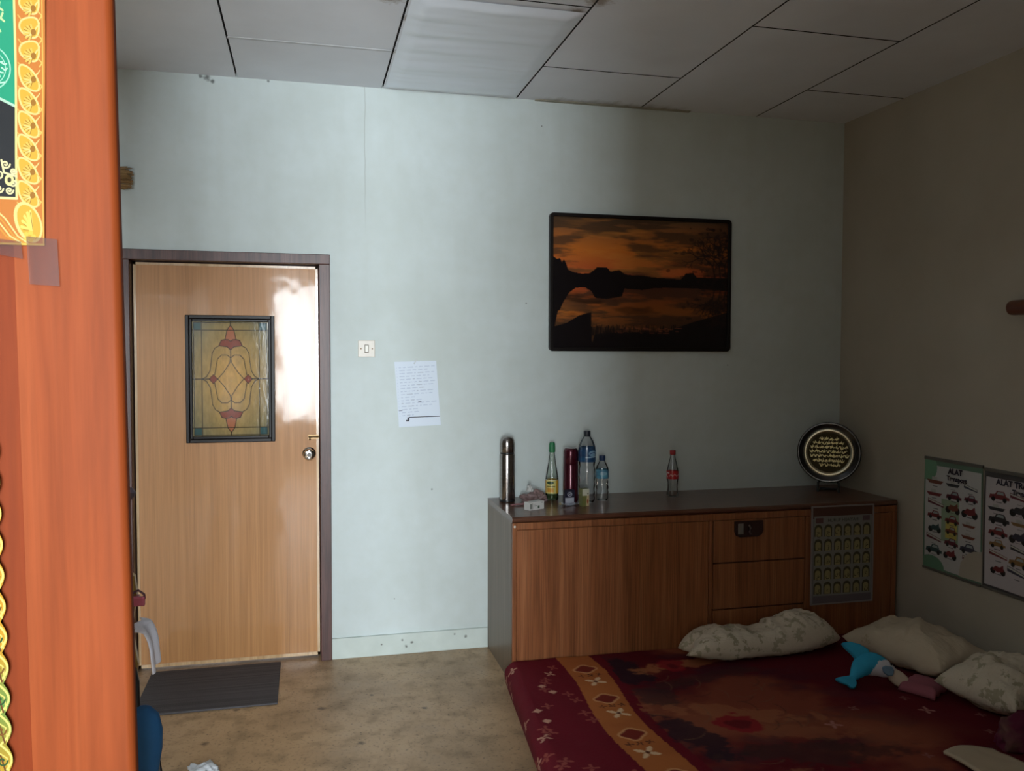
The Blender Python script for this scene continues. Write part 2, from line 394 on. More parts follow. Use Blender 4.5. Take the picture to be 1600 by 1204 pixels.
door = thing('door_1', None, None, (-3.49, 0, 0)); door['kind'] = 'structure'
def doorpart(name, bm, m, par=None, **k):
    bmesh.ops.translate(bm, verts=bm.verts[:], vec=(3.49, 0, 0)); return obj(name, bm, m, par or door, **k)
bm = BM(); box(bm, -3.995, DX0, -.022, .14, 0, DZ1); box(bm, DX1, -2.985, -.022, .14, 0, DZ1); box(bm, -3.995, -2.985, -.022, .14, DZ1, 2.095)
box(bm, DX0, DX0 + .012, .09, .14, 0, DZ1); box(bm, DX1 - .012, DX1, .09, .14, 0, DZ1); box(bm, DX0, DX1, .09, .14, DZ1 - .012, DZ1)
fr = doorpart('door_frame', bm, FRAME, bevel=.003)
LX0, LX1, LZ0, LZ1, LY = -3.93, -3.045, .012, 2.038, .05
GX0, GX1, GZ0, GZ1 = -3.692, -3.262, 1.140, 1.782
bm = BM(); box(bm, LX0, LX1, LY, LY + .04, LZ0, LZ1); leaf = doorpart('door_leaf', bm, DOORW, bevel=.003)
bm = BM()   # pale edging strip around the leaf
EDGE = woodmat('door_edging', (186, 150, 108), (206, 172, 130), (216, 184, 144), (30, 30, 2), .2, .5, 1, .1)
for a in ((LX0, LX0+.012, LZ0, LZ1), (LX1-.012, LX1, LZ0, LZ1), (LX0, LX1, LZ1-.012, LZ1), (LX0, LX1, LZ0, LZ0+.016)):
    box(bm, a[0], a[1], LY - .004, LY, a[2], a[3])
o = doorpart('door_edging', bm, EDGE, leaf)
# stained glass light
BLK = plain('black_lacquer', (24, 18, 16), .4, .25)
def rect_frame(bm, x0, x1, z0, z1, wd, y0, y1):
    box(bm, x0, x0+wd, y0, y1, z0, z1); box(bm, x1-wd, x1, y0, y1, z0, z1); box(bm, x0+wd, x1-wd, y0, y1, z1-wd, z1); box(bm, x0+wd, x1-wd, y0, y1, z0, z0+wd)
bm = BM(); rect_frame(bm, GX0, GX1, GZ0, GZ1, .018, LY - .02, LY); rect_frame(bm, GX0+.018, GX1-.018, GZ0+.018, GZ1-.018, .014, LY - .012, LY)
gf = doorpart('glass_frame', bm, BLK, leaf, bevel=.003)
px0, px1, pz0, pz1 = GX0+.032, GX1-.032, GZ0+.032, GZ1-.032
cv = Canvas(660, 980, .3, (150, 146, 110))
X, Y = cv.X, cv.Y; t = fbm(X, Y, .05, .02, 2, 4); g = fbm(X, Y, .004, .004, 9, 2)
base = np.array(lin((122, 114, 82)))[None, None] * (.75 + .5 * t[..., None])
cen = np.clip(1.25 - np.hypot((X - 330) / 330, (Y - 490) / 480), 0, 1)[..., None]
cv.a = base * (1 - cen * .8) + np.array(lin((196, 148, 66)))[None, None] * (.7 + .6 * t[..., None]) * cen * .8
LD = (34, 26, 16)
def mir(f):   # the pattern mirrors left-right and top-bottom
    for sx_ in (0, 1):
        for sy_ in (0, 1): f(lambda x, y: (660 - x if sx_ else x, 980 - y if sy_ else y))
def cell(T):
    cv.rect(*T(12, 8), *T(75, 72), (38, 66, 66)) if False else cv.poly([T(12, 8), T(76, 8), T(76, 72), T(12, 72)], (44, 78, 78))
    cv.poly([T(330, 168), T(290, 152), T(250, 160), T(228, 205), T(300, 215), T(330, 240)], (128, 62, 42))
    cv.poly([T(330, 28), T(300, 70), T(282, 152), T(310, 155), T(330, 172)], (164, 100, 66))
mir(cell)
for cx in (178, 482): cv.poly([(cx - 38, 490), (cx, 452), (cx + 38, 490), (cx, 530)], (126, 58, 38))
def leads(T):
    for L in ([(0, 72), (330, 72)], [(80, 0), (80, 490)], [(0, 490), (150, 490)], [(12, 8), (330, 8)], [(12, 8), (12, 490)],
              [(330, 0), (330, 30), (300, 70), (282, 152)], [(282, 152), (250, 160), (228, 205), (300, 215), (330, 240)], [(330, 168), (310, 155), (282, 152)],
              [(228, 208), (195, 225), (170, 270), (162, 340), (150, 420), (120, 470), (80, 490)],
              [(330, 240), (330, 310), (300, 285), (250, 285), (215, 320), (200, 400), (190, 455)],
              [(330, 310), (322, 350), (270, 430), (216, 490)]):
        cv.stroke([T(*p) for p in L], 7, LD)
mir(leads)
for cx in (178, 482): cv.stroke([(cx - 38, 490), (cx, 452), (cx + 38, 490), (cx, 530), (cx - 38, 490)], 5, LD)
GL = NM('stained_glass', (1, 1, 1), .1, .25, 0, 0)
a = GL.n('ShaderNodeAttribute'); a.attribute_name = 'paint'; GL.color(a.outputs['Color']); GL.bump(GL.noise(GL.coord((1, 1, .35)), 70, 4), .12, .003)
sheet('glass_pane', cv, lambda X, Y: (px0 + X / 660 * (px1 - px0) + 3.49, np.full_like(X, LY - .003), pz1 - Y / 980 * (pz1 - pz0)), GL.m, leaf)
# knob and latch bolt
CHR = plain('chrome', (215, 212, 205), .12, .5, 1)
bm = BM(); lathe(bm, [(.034, 0), (.034, .004), (.028, .010), (.014, .014), (.012, .03), (.022, .036), (.029, .046), (.030, .056), (.026, .066), (.018, .069), (.010, .069)], 32)
bmesh.ops.rotate(bm, verts=bm.verts[:], cent=(0, 0, 0), matrix=Matrix.Rotation(PI/2, 3, 'X')); bmesh.ops.translate(bm, verts=bm.verts[:], vec=(-3.094, LY, 1.072))
kn = doorpart('door_knob', bm, CHR, leaf, smooth=True)
bm = BM(); lathe(bm, [(.011, .066), (.011, .0705), (.007, .0705), (.006, .073), (.002, .073)], 20); bmesh.ops.rotate(bm, verts=bm.verts[:], cent=(0, 0, 0), matrix=Matrix.Rotation(PI/2, 3, 'X')); bmesh.ops.translate(bm, verts=bm.verts[:], vec=(-3.094, LY, 1.072))
doorpart('keyhole_button', bm, plain('dark_steel', (60, 58, 56), .3, .5, 1), kn, smooth=True)
BRS = plain('aged_brass', (112, 92, 66), .35, .5, 1)
bm = BM(); box(bm, -3.098, -3.047, LY - .006, LY, 1.148, 1.170); tube(bm, [(-3.097, LY - .010, 1.159), (-3.042, LY - .010, 1.159)], .0045, 10); tube(bm, [(-3.09, LY - .012, 1.157), (-3.09, LY - .02, 1.144)], .0035, 8)
doorpart('slide_bolt', bm, BRS, leaf)

# ================================================================== THINGS ON THE BACK WALL
sw = thing('light_switch', 'square white light switch on the wall right of the door', 'light switch', (-2.801, 0, 1.616))
SWP = plain('aged_white_plastic', (216, 208, 196), .35)
bm = BM(); box(bm, -.0435, .0435, -.009, 0, -.0435, .0435); obj('switch_plate', bm, SWP, sw, bevel=.003)
bm = BM(); prism(bm, [(-.011, -.021), (.011, -.021), (.011, .021), (-.011, .021)], -.0125, -.0092); obj('surround', bm, plain('switch_gap', (120, 112, 100), .6), sw, bevel=.002)
bm = BM(); box(bm, -.008, .008, -.0165, -.0125, -.018, .018); obj('rocker', bm, plain('rocker_white', (228, 224, 214), .3), sw, bevel=.002)
for s in (-1, 1):
    bm = BM(); lathe(bm, [(.0035, 0), (.0035, .0012), (.001, .0016)], 12); bmesh.ops.rotate(bm, verts=bm.verts[:], cent=(0, 0, 0), matrix=Matrix.Rotation(PI/2, 3, 'X')); bmesh.ops.translate(bm, verts=bm.verts[:], vec=(s * .029, -.009, 0)); obj('screw', bm, BRS, sw)

# handwritten note
note = thing('paper_note', 'handwritten white paper list hanging on the wall beside the light switch', 'paper', (-2.54, 0, 1.38))
cv = Canvas(.222, .345, 700, (214, 224, 236))
INK = (120, 138, 176); y = .032
lens = [.19, .155, .18, .16, .165, .195, .18, .14, .165, .17, .09, .095, .17, .16, .085, .085, .08]
for i, L in enumerate(lens):
    x = .008
    cv.stroke([(x, y), (x + .002, y + .002)], .0015, INK, .6); x = .022
    yy = y
    while x < L + .012:
        wl = rnd.uniform(.012, .034); n = int(wl / .0022)
        pts = [(x + k * .0022, yy + (.0022 if k % 2 else -.0022) * rnd.uniform(.3, 1) - (x + k*.0022) * .03) for k in range(n)]
        if len(pts) > 1: cv.stroke(pts, .0013, (70, 76, 110) if rnd.random() < .14 else INK, .6)
        x += wl + .006
    y += .0158
cv.stroke([(.007, .258), (.024, .256)], .0028, (60, 60, 80)); cv.stroke([(.112, .216), (.126, .215)], .004, (50, 50, 72))
nx_ = lambda X, Y: (-.118 + X + .02 * Y / .345 + .004 * Y / .345 - .004 * np.sin(Y * 20) * 0, -.002 - .0018 * (1 + np.sin(X * 22 + Y * 9)) - .006 * np.clip((Y - .3) / .045, 0, 1) * np.clip((X - .12) / .1, 0, 1), .168 + .006 * X / .222 - Y + .004 * (X / .222) * (Y / .345))
sheet('paper_sheet', cv, nx_, painted_mat('paper', .75), note)
bm = BM(); box(bm, -.046, .118, -.0125, -.0095, -.124, -.1205, mt=Matrix.Rotation(-.02, 4, 'Y')); box(bm, -.050, -.040, -.0115, -.0088, -.137, -.124)
box(bm, -.058, -.041, -.0125, -.0085, -.145, -.137)
tag(obj('black_marker_strip', bm, plain('black_strip', (44, 40, 56), .5), note), 'thin black strip across the foot of the paper')
bm = BM(); tube(bm, [(-.014, .0, .158), (-.013, -.012, .163), (.000, -.013, .182)], .0028, 8); obj('nail', bm, plain('white_nail', (200, 204, 204), .4), note)

# broom of palm ribs, bundled, hung flat on nails high on the wall
br = thing('palm_rib_broom', 'bundle of thin straw broom sticks high on the wall, showing past the post', 'broom', (-4.15, -.05, 2.428))
STRAW = woodmat('straw', (120, 88, 52), (160, 124, 78), (196, 160, 110), (4, 30, 30), .6, 0, 1, .4)
bm = BM()
for k in range(110):
    a = rnd.uniform(0, 2*PI); q = math.sqrt(rnd.random()); yy, zz_ = .034 * q * math.cos(a), .036 * q * math.sin(a)
    e = rnd.uniform(.205, .245); sp = 1.55
    tube(bm, [(-.35, yy * .7, zz_ * .7), (0, yy, zz_), (e, yy * 1.1, zz_ * sp)], .0022, 5)
obj('sticks', bm, STRAW, br)
bm = BM()
for xx in (-.2, -.12): lathe(bm, [(.032, -.008), (.034, 0), (.032, .008)], 20, caps=False)
bmesh.ops.rotate(bm, verts=bm.verts[:], cent=(0, 0, 0), matrix=Matrix.Rotation(PI/2, 3, 'Y')); bmesh.ops.translate(bm, verts=bm.verts[:], vec=(-.15, 0, 0)); obj('binding', bm, plain('twine', (90, 60, 40), .8), br)
for s in (-.22, .02):
    bm = BM(); tube(bm, [(s, .05, -.045), (s, -.045, -.045)], .003, 8); obj('nail', bm, BRS, br)

# sunset picture
PX0, PX1, PZ0, PZ1 = -1.820, -.740, 1.607, 2.357
pic = thing('framed_picture', 'large framed photograph of an orange sunset over a lake', 'picture', ((PX0+PX1)/2, 0, (PZ0+PZ1)/2))
hw, hh = (PX1-PX0)/2, (PZ1-PZ0)/2
def rrect(hw, hh, r, n=5):
    o = []
    for cx, cy, a0 in ((hw-r, hh-r, 0), (-hw+r, hh-r, PI/2), (-hw+r, -hh+r, PI), (hw-r, -hh+r, 3*PI/2)):
        for k in range(n+1): o.append((cx + r*math.cos(a0 + PI/2*k/n), cy + r*math.sin(a0 + PI/2*k/n)))
    return o
bm = BM()
O = rrect(hw, hh, .022); I = rrect(hw-.020, hh-.020, .008); n = len(O)
def ringmesh(bm, O, I, y0, y1):
    vo0 = [bm.verts.new((a, y0, b)) for a, b in O]; vi0 = [bm.verts.new((a, y0, b)) for a, b in I]
    vo1 = [bm.verts.new((a, y1, b)) for a, b in O]; vi1 = [bm.verts.new((a, y1, b)) for a, b in I]
    n = len(O)
    for k in range(n):
        j = (k+1) % n
        bm.faces.new([vo0[k], vo0[j], vi0[j], vi0[k]]); bm.faces.new([vo1[k], vi1[k], vi1[j], vo1[j]])
        bm.faces.new([vo0[k], vo1[k], vo1[j], vo0[j]]); bm.faces.new([vi0[k], vi0[j], vi1[j], vi1[k]])
ringmesh(bm, O, I, -.032, -.002); obj('picture_frame', bm, BLK, pic, bevel=.003)
PW, PH = 2*hw - .03, 2*hh - .03
cv = Canvas(1400, 1070, .25, (40, 26, 20)); X, Y = cv.X, cv.Y
def sky(X, Y):
    t = np.clip(Y / 480, 0, 1)[..., None]
    c = np.array([1, 1, 1.]) * 0
    top = np.array(lin((104, 80, 58))); mid = np.array(lin((206, 116, 44))); low = np.array(lin((190, 84, 50)))
    base = np.where(t < .55, top * (1 - t/.55) + mid * (t/.55), mid * (1-(t-.55)/.45) + low * ((t-.55)/.45))
    n = fbm(X, Y, .0028, .016, 4, 5); cl = np.clip((n - .42) * 8, 0, 1)[..., None]
    base = base * (1 - .82 * cl) + np.array(lin((70, 54, 40))) * .82 * cl
    hi = np.clip((fbm(X, Y, .003, .02, 12, 4) - .55) * 8, 0, 1)[..., None] * np.clip(1 - abs(X - 600)[..., None] / 600, 0, 1)
    base = base * (1 - .5*hi) + np.array(lin((214, 138, 62))) * .5 * hi
    dk = np.clip((X - 1000) / 400, 0, 1)[..., None] * .6; return base * (1 - dk) + np.array(lin((60, 38, 28))) * dk
up = sky(X, Y); dn = sky(X * 1.1 + 900, 1010 - Y * .98); dn = np.where((X > 0)[..., None], dn, dn) * (.95 - .5 * np.clip((fbm(X, Y, .003, .012, 41, 4) - .5) * 8, 0, 1))[..., None]
dn = dn * (1 - .35 * np.clip((Y - 850) / 150, 0, 1))[..., None]
cv.a = np.where((Y < 500)[..., None], up, dn)
DK = (20, 14, 16)
pts = [(0, 320), (40, 350), (60, 340), (75, 375), (90, 350), (110, 390), (120, 430), (160, 450), (230, 462), (290, 455), (320, 430), (345, 405), (420, 405), (450, 440), (480, 432), (520, 425), (560, 458), (620, 465), (700, 465), (780, 478), (900, 485), (1010, 490), (1050, 440), (1110, 432), (1140, 470), (1400, 470)]
cv.poly(pts + [(1400, 580), (1100, 560), (800, 565), (700, 585), (560, 575), (540, 640), (420, 665), (330, 655), (300, 600), (250, 572), (180, 578), (130, 620), (90, 690), (60, 760), (0, 800)], DK)
cv.poly([(0, 1070), (0, 900), (120, 860), (210, 800), (300, 775), (310, 1070)], DK)
cv.poly([(0, 690), (60, 700), (20, 900), (0, 920)], DK)
cv.poly([(300, 1070), (330, 950), (500, 940), (900, 925), (1100, 850), (1400, 760), (1400, 1070)], DK)
for k in range(150):
    x = rnd.uniform(310, 1000); hgt = rnd.uniform(20, 90); cv.stroke([(x, 960), (x + rnd.uniform(-12, 12), 960 - hgt)], 6, DK, .8)
def twig(x, y, a, L, d):
    if d == 0 or L < 12: return
    x2, y2 = x + L * math.cos(a), y + L * math.sin(a); cv.stroke([(x, y), (x2, y2)], 2 + d * 1.3, (30, 20, 20), .85)
    for s in (-1, 1): twig(x2, y2, a + s * rnd.uniform(.25, .7), L * rnd.uniform(.62, .82), d - 1)
for x in (1290, 1340, 1385): twig(x, 480, -PI/2 - .15, 110, 7); twig(x, 560, PI/2 + .2, 90, 6)
for k in range(240):
    x = 1400 - abs(rnd.gauss(0, 150)); y = rnd.uniform(60, 900); cv.ell(x, y, rnd.uniform(6, 24), rnd.uniform(5, 16), (34, 22, 20), .6)
for k in range(40):
    x = rnd.uniform(480, 1000); y = rnd.choice([900, 910, 925, 940]); cv.stroke([(x, y), (x + rnd.uniform(10, 40), y)], 4, (170, 96, 70), .6)
PM = painted_mat('photo_print', .28, .0, .35)
sheet('picture_print', cv, lambda X, Y: (-PW/2 + X/1400*PW, np.full_like(X, -.020), PH/2 - Y/1070*PH), PM, pic)

# ================================================================== THE CABINET
CXL, CXR, CD, CH = -2.156, -.0275, -.563, .812
WF = woodmat('cabinet_laminate', (128, 76, 44), (150, 92, 56), (166, 108, 70), (34, 34, .8), .35, .1, 1, .40)
WT = woodmat('cabinet_top_laminate', (84, 52, 38), (98, 62, 46), (112, 74, 54), (1.5, 40, 40), .28, .2, 1, .25)
WS = woodmat('side_laminate_grazing_lit', (100, 84, 68), (116, 98, 80), (128, 108, 90), (30, 30, 1), .4, 0, 1, .2)  # greyish tan of grazing light put into the left side's colour
GAPM = plain('shadow_gap', (30, 16, 12), .8)
cab = thing('sideboard_cabinet', 'long low brown wooden cabinet with drawers along the back wall', 'cabinet', (CXL, CD, 0))
def cb(name, bm, m, par=None, **k):
    bmesh.ops.translate(bm, verts=bm.verts[:], vec=(-CXL, -CD, 0)); return obj(name, bm, m, par or cab, **k)
bm = BM(); box(bm, CXL + .02, CXR - .02, CD + .022, -.004, .0, CH - .03); cb('cabinet_body', bm, GAPM)
bm = BM(); box(bm, CXL, CXL + .02, CD + .012, -.004, 0, CH - .028); cb('side_panel', bm, WS)
bm = BM(); box(bm, CXR - .02, CXR, CD + .012, -.004, 0, CH - .028); cb('side_panel', bm, WF)
bm = BM(); prism(bm, [(CD + .012, CH - .028), (CD + .003, CH - .022), (CD, CH - .014), (CD + .002, CH - .005), (CD + .01, CH), (-.003, CH), (-.003, CH - .028)], CXL, CXR, axis=0); cb('worktop', bm, WT)
bm = BM(); box(bm, CXL + .001, CXR, CD + .002, CD + .022, CH - .062, CH - .0285)
box(bm, CXL, CXL + .022, CD, CD + .022, 0, CH - .0285)
box(bm, -1.128, -1.108, CD + .002, CD + .022, 0, .75); box(bm, -.578, -.556, CD + .002, CD + .022, 0, .75); box(bm, CXR - .03, CXR, CD + .002, CD + .022, 0, .75); box(bm, CXL, CXR, CD + .003, CD + .022, 0, .05)
cb('face_frame', bm, WF, bevel=.003)
bm = BM(); box(bm, CXL + .024, -1.131, CD + .005, CD + .022, .053, .748); cb('cabinet_door', bm, WF, bevel=.002)
bm = BM(); box(bm, -.553, CXR - .033, CD + .005, CD + .022, .053, .748); cb('cabinet_door', bm, WF, bevel=.002)
bm = BM(); lathe(bm, [(.006, 0), (.005, .002), (.001, .003)], 12); bmesh.ops.rotate(bm, verts=bm.verts[:], cent=(0, 0, 0), matrix=Matrix.Rotation(PI/2, 3, 'X')); bmesh.ops.translate(bm, verts=bm.verts[:], vec=(CXL + .012, CD, CH - .045))
tag(cb('corner_pin', bm, plain('white_pin', (220, 220, 210), .4)), 'small white pin at the corner')
HND = plain('dark_handle', (46, 22, 22), .22, .5, 0, .3)
for z0, z1 in ((.532, .748), (.294, .526), (.056, .288)):
    bm = BM(); box(bm, -1.103, -.583, CD + .003, CD + .022, z0, z1); d = cb('drawer', bm, WF, bevel=.002)
    if z0 > .5:
        O = [(-.992, .742), (-.830, .742), (-.828, .69), (-.838, .668), (-.862, .658), (-.960, .658), (-.984, .668), (-.992, .69)]
        bm = BM(); prism(bm, O, CD - .007, CD + .003); hd = cb('pull_handle', bm, HND, d, bevel=.003)
        bm = BM(); box(bm, -.974, -.944, CD - .011, CD - .0072, .676, .730); tag(cb('latch_plate', bm, plain('worn_steel', (170, 168, 166), .3, .5, .9), hd, bevel=.002), 'silver latch plate')
        bm = BM(); tube(bm, [(-.912, CD - .0075, .722), (-.906, CD - .014, .705), (-.913, CD - .014, .690), (-.906, CD - .012, .674)], .005, 8); cb('key_lever', bm, plain('worn_steel_dark', (120, 112, 110), .3, .5, .8), hd, smooth=True)

# Arabic alphabet chart hung on the cabinet front
ch = thing('alphabet_chart', 'clear laminated Arabic alphabet chart hanging on the right cabinet door', 'chart', (-.365, CD, .54))
CW, CHh = .372, .52
cv = Canvas(850, 1150, .3, (112, 108, 108)); X, Y = cv.X, cv.Y
cv.rect(0, 0, 850, 150, (78, 46, 34)); cv.rect(40, 1040, 830, 1150, (102, 92, 96)); cv.rect(40, 118, 830, 1050, (128, 126, 120))
cv.rect(60, 140, 160, 200, (90, 62, 60)); cv.rect(700, 130, 800, 190, (96, 74, 78))
for j in range(5):
    for i in range(6):
        cx, y0 = 95 + i * 132, 215 + j * 168
        P = [(cx - 52, y0 + 140)] + [(cx + 52 * math.cos(PI - k*PI/10), y0 + 48 - 48 * math.sin(k*PI/10)) for k in range(11)] + [(cx + 52, y0 + 140)]
        cv.poly(P, (64, 58, 34)); Q = [(cx + (a - cx) * .72, y0 + 30 + (b - y0) * .78) for a, b in P]; cv.poly(Q, (150, 138, 94))
chp = lambda X, Y: (-CW/2 + X/850*CW, -.004 - .003 * np.sin(X/850*PI) , CHh/2 - Y/1150*CHh)
sheet('chart_sheet', cv, chp, painted_mat('chart_print', .35, .2), ch)
bm = BM(); letters = 'ابتثجحخدذرزسشصضطظعغفقكلمنوهلءي'
k = 0
for j in range(5):
    for i in range(5, -1, -1):
        cx, cy = 95 + i * 132, 215 + j * 168 + 92
        text_bm(bm, letters[k], -CW/2 + cx/850*CW, CHh/2 - cy/1150*CHh, .036, lambda a, b: (a, -.0084, b)); k += 1
text_bm(bm, 'HURUF HIJAIYAH', 0, CHh/2 - 168/1150*CHh, .024, lambda a, b: (a, -.0084, b))
obj('lettering', bm, plain('chart_ink', (44, 40, 26), .6), ch)
bm = BM(); rect_frame(bm, -CW/2, CW/2, -CHh/2, CHh/2, .006, -.0095, -.001); obj('clear_edge', bm, plain('laminate_edge', (140, 132, 130), .3), ch)

# ================================================================== THINGS ON THE CABINET
TZ = CH + .0005
STEEL = NM('brushed_steel', lin((150, 144, 142)), .22, .5, 1)
STEEL.color(STEEL.ramp(STEEL.noise(STEEL.coord((3, 3, 200)), 1, 3), [(.3, lin((140, 134, 132))), (.7, lin((170, 165, 162)))])); STEEL = STEEL.m
BLKP = plain('black_plastic', (28, 27, 28), .35)
def turned(name, prof, m, par, n=36, **k):
    bm = BM(); lathe(bm, prof, n, **k); return obj(name, bm, m, par, smooth=True)
th = thing('thermos_flask', 'tall stainless steel thermos flask at the left end of the cabinet', 'flask', (-2.078, -.125, TZ))
turned('flask_body', [(.036, 0), (.040, .003), (.041, .008), (.041, .245), (.039, .252), (.036, .254)], STEEL, th)
turned('seam_ring', [(.0375, .254), (.0375, .262)], BLKP, th)
turned('cup_lid', [(.039, .262), (.040, .264), (.040, .305), (.037, .325), (.030, .338), (.018, .345), (.004, .347)], STEEL, th)
turned('base_ring', [(.0412, .002), (.0415, .006), (.0412, .012)], BLKP, th, caps=False)

def label_band(name, r, z0, z1, cv, par, mat_, front=0):
    H_ = z1 - z0
    def pos(X, Y):
        a = -PI/2 + front + (X / cv.w - .5) * 2 * PI
        rr = r(z1 - Y / cv.h * H_) if callable(r) else r
        return rr * np.cos(a), rr * np.sin(a), z1 - Y / cv.h * H_
    return sheet(name, cv, pos, mat_, par)
LBL = painted_mat('label_print', .3, .3)
CLR = clear_mat('clear_plastic', (.93, .94, .95), .06, .25)
CLRW = clear_mat('clear_glass', (.90, .93, .90), .03, .2)
# syrup bottle with green cap
b1 = thing('syrup_bottle', 'slim glass bottle with green cap and yellow label between the flasks', 'bottle', (-1.834, -.135, TZ))
turned('bottle_glass', [(.030, 0), (.034, .004), (.035, .012), (.035, .085), (.034, .115), (.028, .155), (.020, .20), (.014, .245), (.0125, .262)], CLRW, b1)
turned('bottle_cap', [(.0165, .256), (.017, .258), (.017, .284), (.0155, .303), (.012, .308)], plain('green_cap', (40, 116, 72), .4), b1)
turned('drink', [(.030, .006), (.031, .010), (.031, .03)], clear_mat('pale_green_water', (.62, .74, .55), .1, .1), b1)
cv = Canvas(200, 100, 1, (196, 150, 40)); cv.rect(60, 0, 112, 100, (206, 196, 120)); cv.ell(82, 22, 18, 12, (44, 74, 50)); cv.rect(64, 45, 108, 52, (120, 110, 50)); cv.rect(66, 60, 100, 90, (206, 150, 60)); cv.rect(0, 0, 200, 5, (206, 210, 190))
label_band('label', .0354, .038, .112, cv, b1, LBL)
# maroon flask
mg = thing('maroon_flask', 'maroon metal drinking flask standing between two bottles', 'flask', (-1.752, -.205, TZ))
MAR = plain('maroon_metal', (74, 16, 34), .25, .5, .5, .3)
turned('flask_body', [(.036, 0), (.0395, .004), (.0395, .195), (.038, .20)], MAR, mg)
turned('flask_cap', [(.0385, .2015), (.0392, .203), (.0385, .262), (.036, .276), (.030, .283), (.006, .284)], MAR, mg)
# large water bottle
b2 = thing('water_bottle', 'large clear water bottle with a dark cap and blue label', 'bottle', (-1.672, -.235, TZ))
wv = lambda a, z: .025 * math.sin(6 * a) * (1 if z < .19 else 0)
turned('bottle_body', [(.034, 0), (.042, .008), (.044, .02), (.041, .035), (.045, .05), (.042, .07), (.045, .09), (.042, .11), (.045, .13), (.042, .15), (.044, .17), (.040, .19), (.044, .21), (.0455, .23), (.0455, .27), (.043, .295), (.032, .325), (.019, .345), (.0145, .352)], CLR, b2, wob=wv, n=48)
turned('bottle_cap', [(.0175, .346), (.018, .348), (.018, .374), (.016, .376)], plain('navy_cap', (24, 30, 42), .4), b2)
cv = Canvas(280, 90, 1, (22, 66, 116)); g = fbm(cv.X, cv.Y, .02, .04, 3)[..., None]
cv.a = np.array(lin((10, 34, 76))) * (1-g) + np.array(lin((36, 92, 132))) * g
cv.ell(160, 38, 26, 18, (150, 186, 206), .6); cv.stroke([(120, 62), (200, 56)], 6, (176, 204, 220), .7); cv.stroke([(140, 40), (168, 30), (182, 44)], 5, (30, 60, 110))
label_band('label', lambda z: .0464 - .006 * np.clip((z - .27) / .03, 0, 1), .215, .292, cv, b2, LBL)
# small water bottle
b3 = thing('water_bottle', 'small clear water bottle with blue cap, rightmost of the bottle cluster', 'bottle', (-1.574, -.20, TZ))
turned('bottle_body', [(.026, 0), (.032, .006), (.034, .016), (.031, .03), (.034, .042), (.031, .056), (.034, .07), (.031, .084), (.034, .098), (.032, .112), (.034, .125), (.034, .16), (.031, .178), (.020, .200), (.0135, .210), (.013, .216)], CLR, b3, wob=lambda a, z: .03 * math.sin(5*a + z*60) * (z < .11), n=40)
turned('bottle_cap', [(.0155, .212), (.0165, .214), (.0165, .237), (.0145, .239)], plain('blue_cap', (26, 48, 84), .4), b3)
cv = Canvas(210, 60, 1, (30, 92, 132)); g = fbm(cv.X, cv.Y, .04, .05, 8)[..., None]; cv.a = np.array(lin((20, 60, 100))) * (1-g) + np.array(lin((110, 180, 200))) * g
cv.ell(100, 26, 20, 12, (170, 200, 214), .5)
label_band('label', .0352, .118, .166, cv, b3, LBL)
# cola bottle
b4 = thing('soft_drink_bottle', 'clear soft drink bottle with red cap and red label, standing alone', 'bottle', (-1.157, -.175, TZ))
turned('bottle_body', [(.024, 0), (.030, .005), (.031, .014), (.029, .03), (.027, .055), (.029, .080), (.032, .10), (.032, .138), (.029, .155), (.022, .185), (.015, .212), (.0125, .225), (.0125, .234)], CLR, b4, wob=lambda a, z: .03 * math.sin(8*a) * (z < .09), n=40)
turned('bottle_cap', [(.0150, .229), (.0160, .231), (.0160, .252), (.0145, .254)], plain('red_cap', (150, 24, 30), .35), b4)
cv = Canvas(200, 46, 1, (176, 24, 32)); cv.stroke([(54, 34), (46, 22), (54, 10), (66, 12)], 7, (226, 210, 204)); cv.stroke([(70, 30), (78, 18), (88, 30), (98, 16), (110, 30), (124, 20), (136, 28)], 5, (216, 150, 148))
label_band('label', .0330, .098, .142, cv, b4, LBL)
# small green and white carton
ct = thing('small_carton', 'small upright green and white carton in front of the large water bottle', 'box', (-1.722, -.34, TZ), (0, 0, .25))
cv = Canvas(42, 90, 2, (110, 112, 62)); cv.rect(0, 0, 42, 36, (198, 198, 178)); cv.poly([(28, 36), (22, 90), (42, 90), (42, 36)], (188, 168, 130)); cv.ell(33, 66, 5, 12, (150, 70, 40)); cv.ell(34, 26, 4, 4, (70, 70, 50))
bm = BM(); box(bm, -.0205, .0205, -.0150, .0155, 0, .0895); obj('carton_body', bm, plain('carton_green', (104, 106, 60), .5), ct, bevel=.001)
sheet('front_print', cv, lambda X, Y: (-.0205 + X * .041/42, np.full_like(X, -.0157), .0895 - Y * .0895/90), LBL, ct)
# white medicine box
md = thing('medicine_box', 'little white medicine box lying at the left front of the cabinet top', 'box', (-1.998, -.375, TZ), (0, 0, .42))
bm = BM(); box(bm, -.047, .047, -.021, .021, 0, .040); obj('box_body', bm, plain('white_card', (206, 204, 200), .6), md, bevel=.001)
cv = Canvas(94, 40, 2, (206, 204, 200)); cv.rect(6, 8, 14, 34, (80, 86, 78)); cv.rect(18, 6, 22, 36, (110, 116, 108)); cv.rect(54, 20, 66, 34, (70, 86, 70)); cv.rect(76, 4, 88, 8, (120, 120, 120)); cv.rect(28, 10, 44, 13, (130, 130, 126)); cv.rect(28, 18, 48, 21, (130, 130, 126))
sheet('side_print', cv, lambda X, Y: (-.047 + X * .001, np.full_like(X, -.0214), .040 - Y * .001), LBL, md)
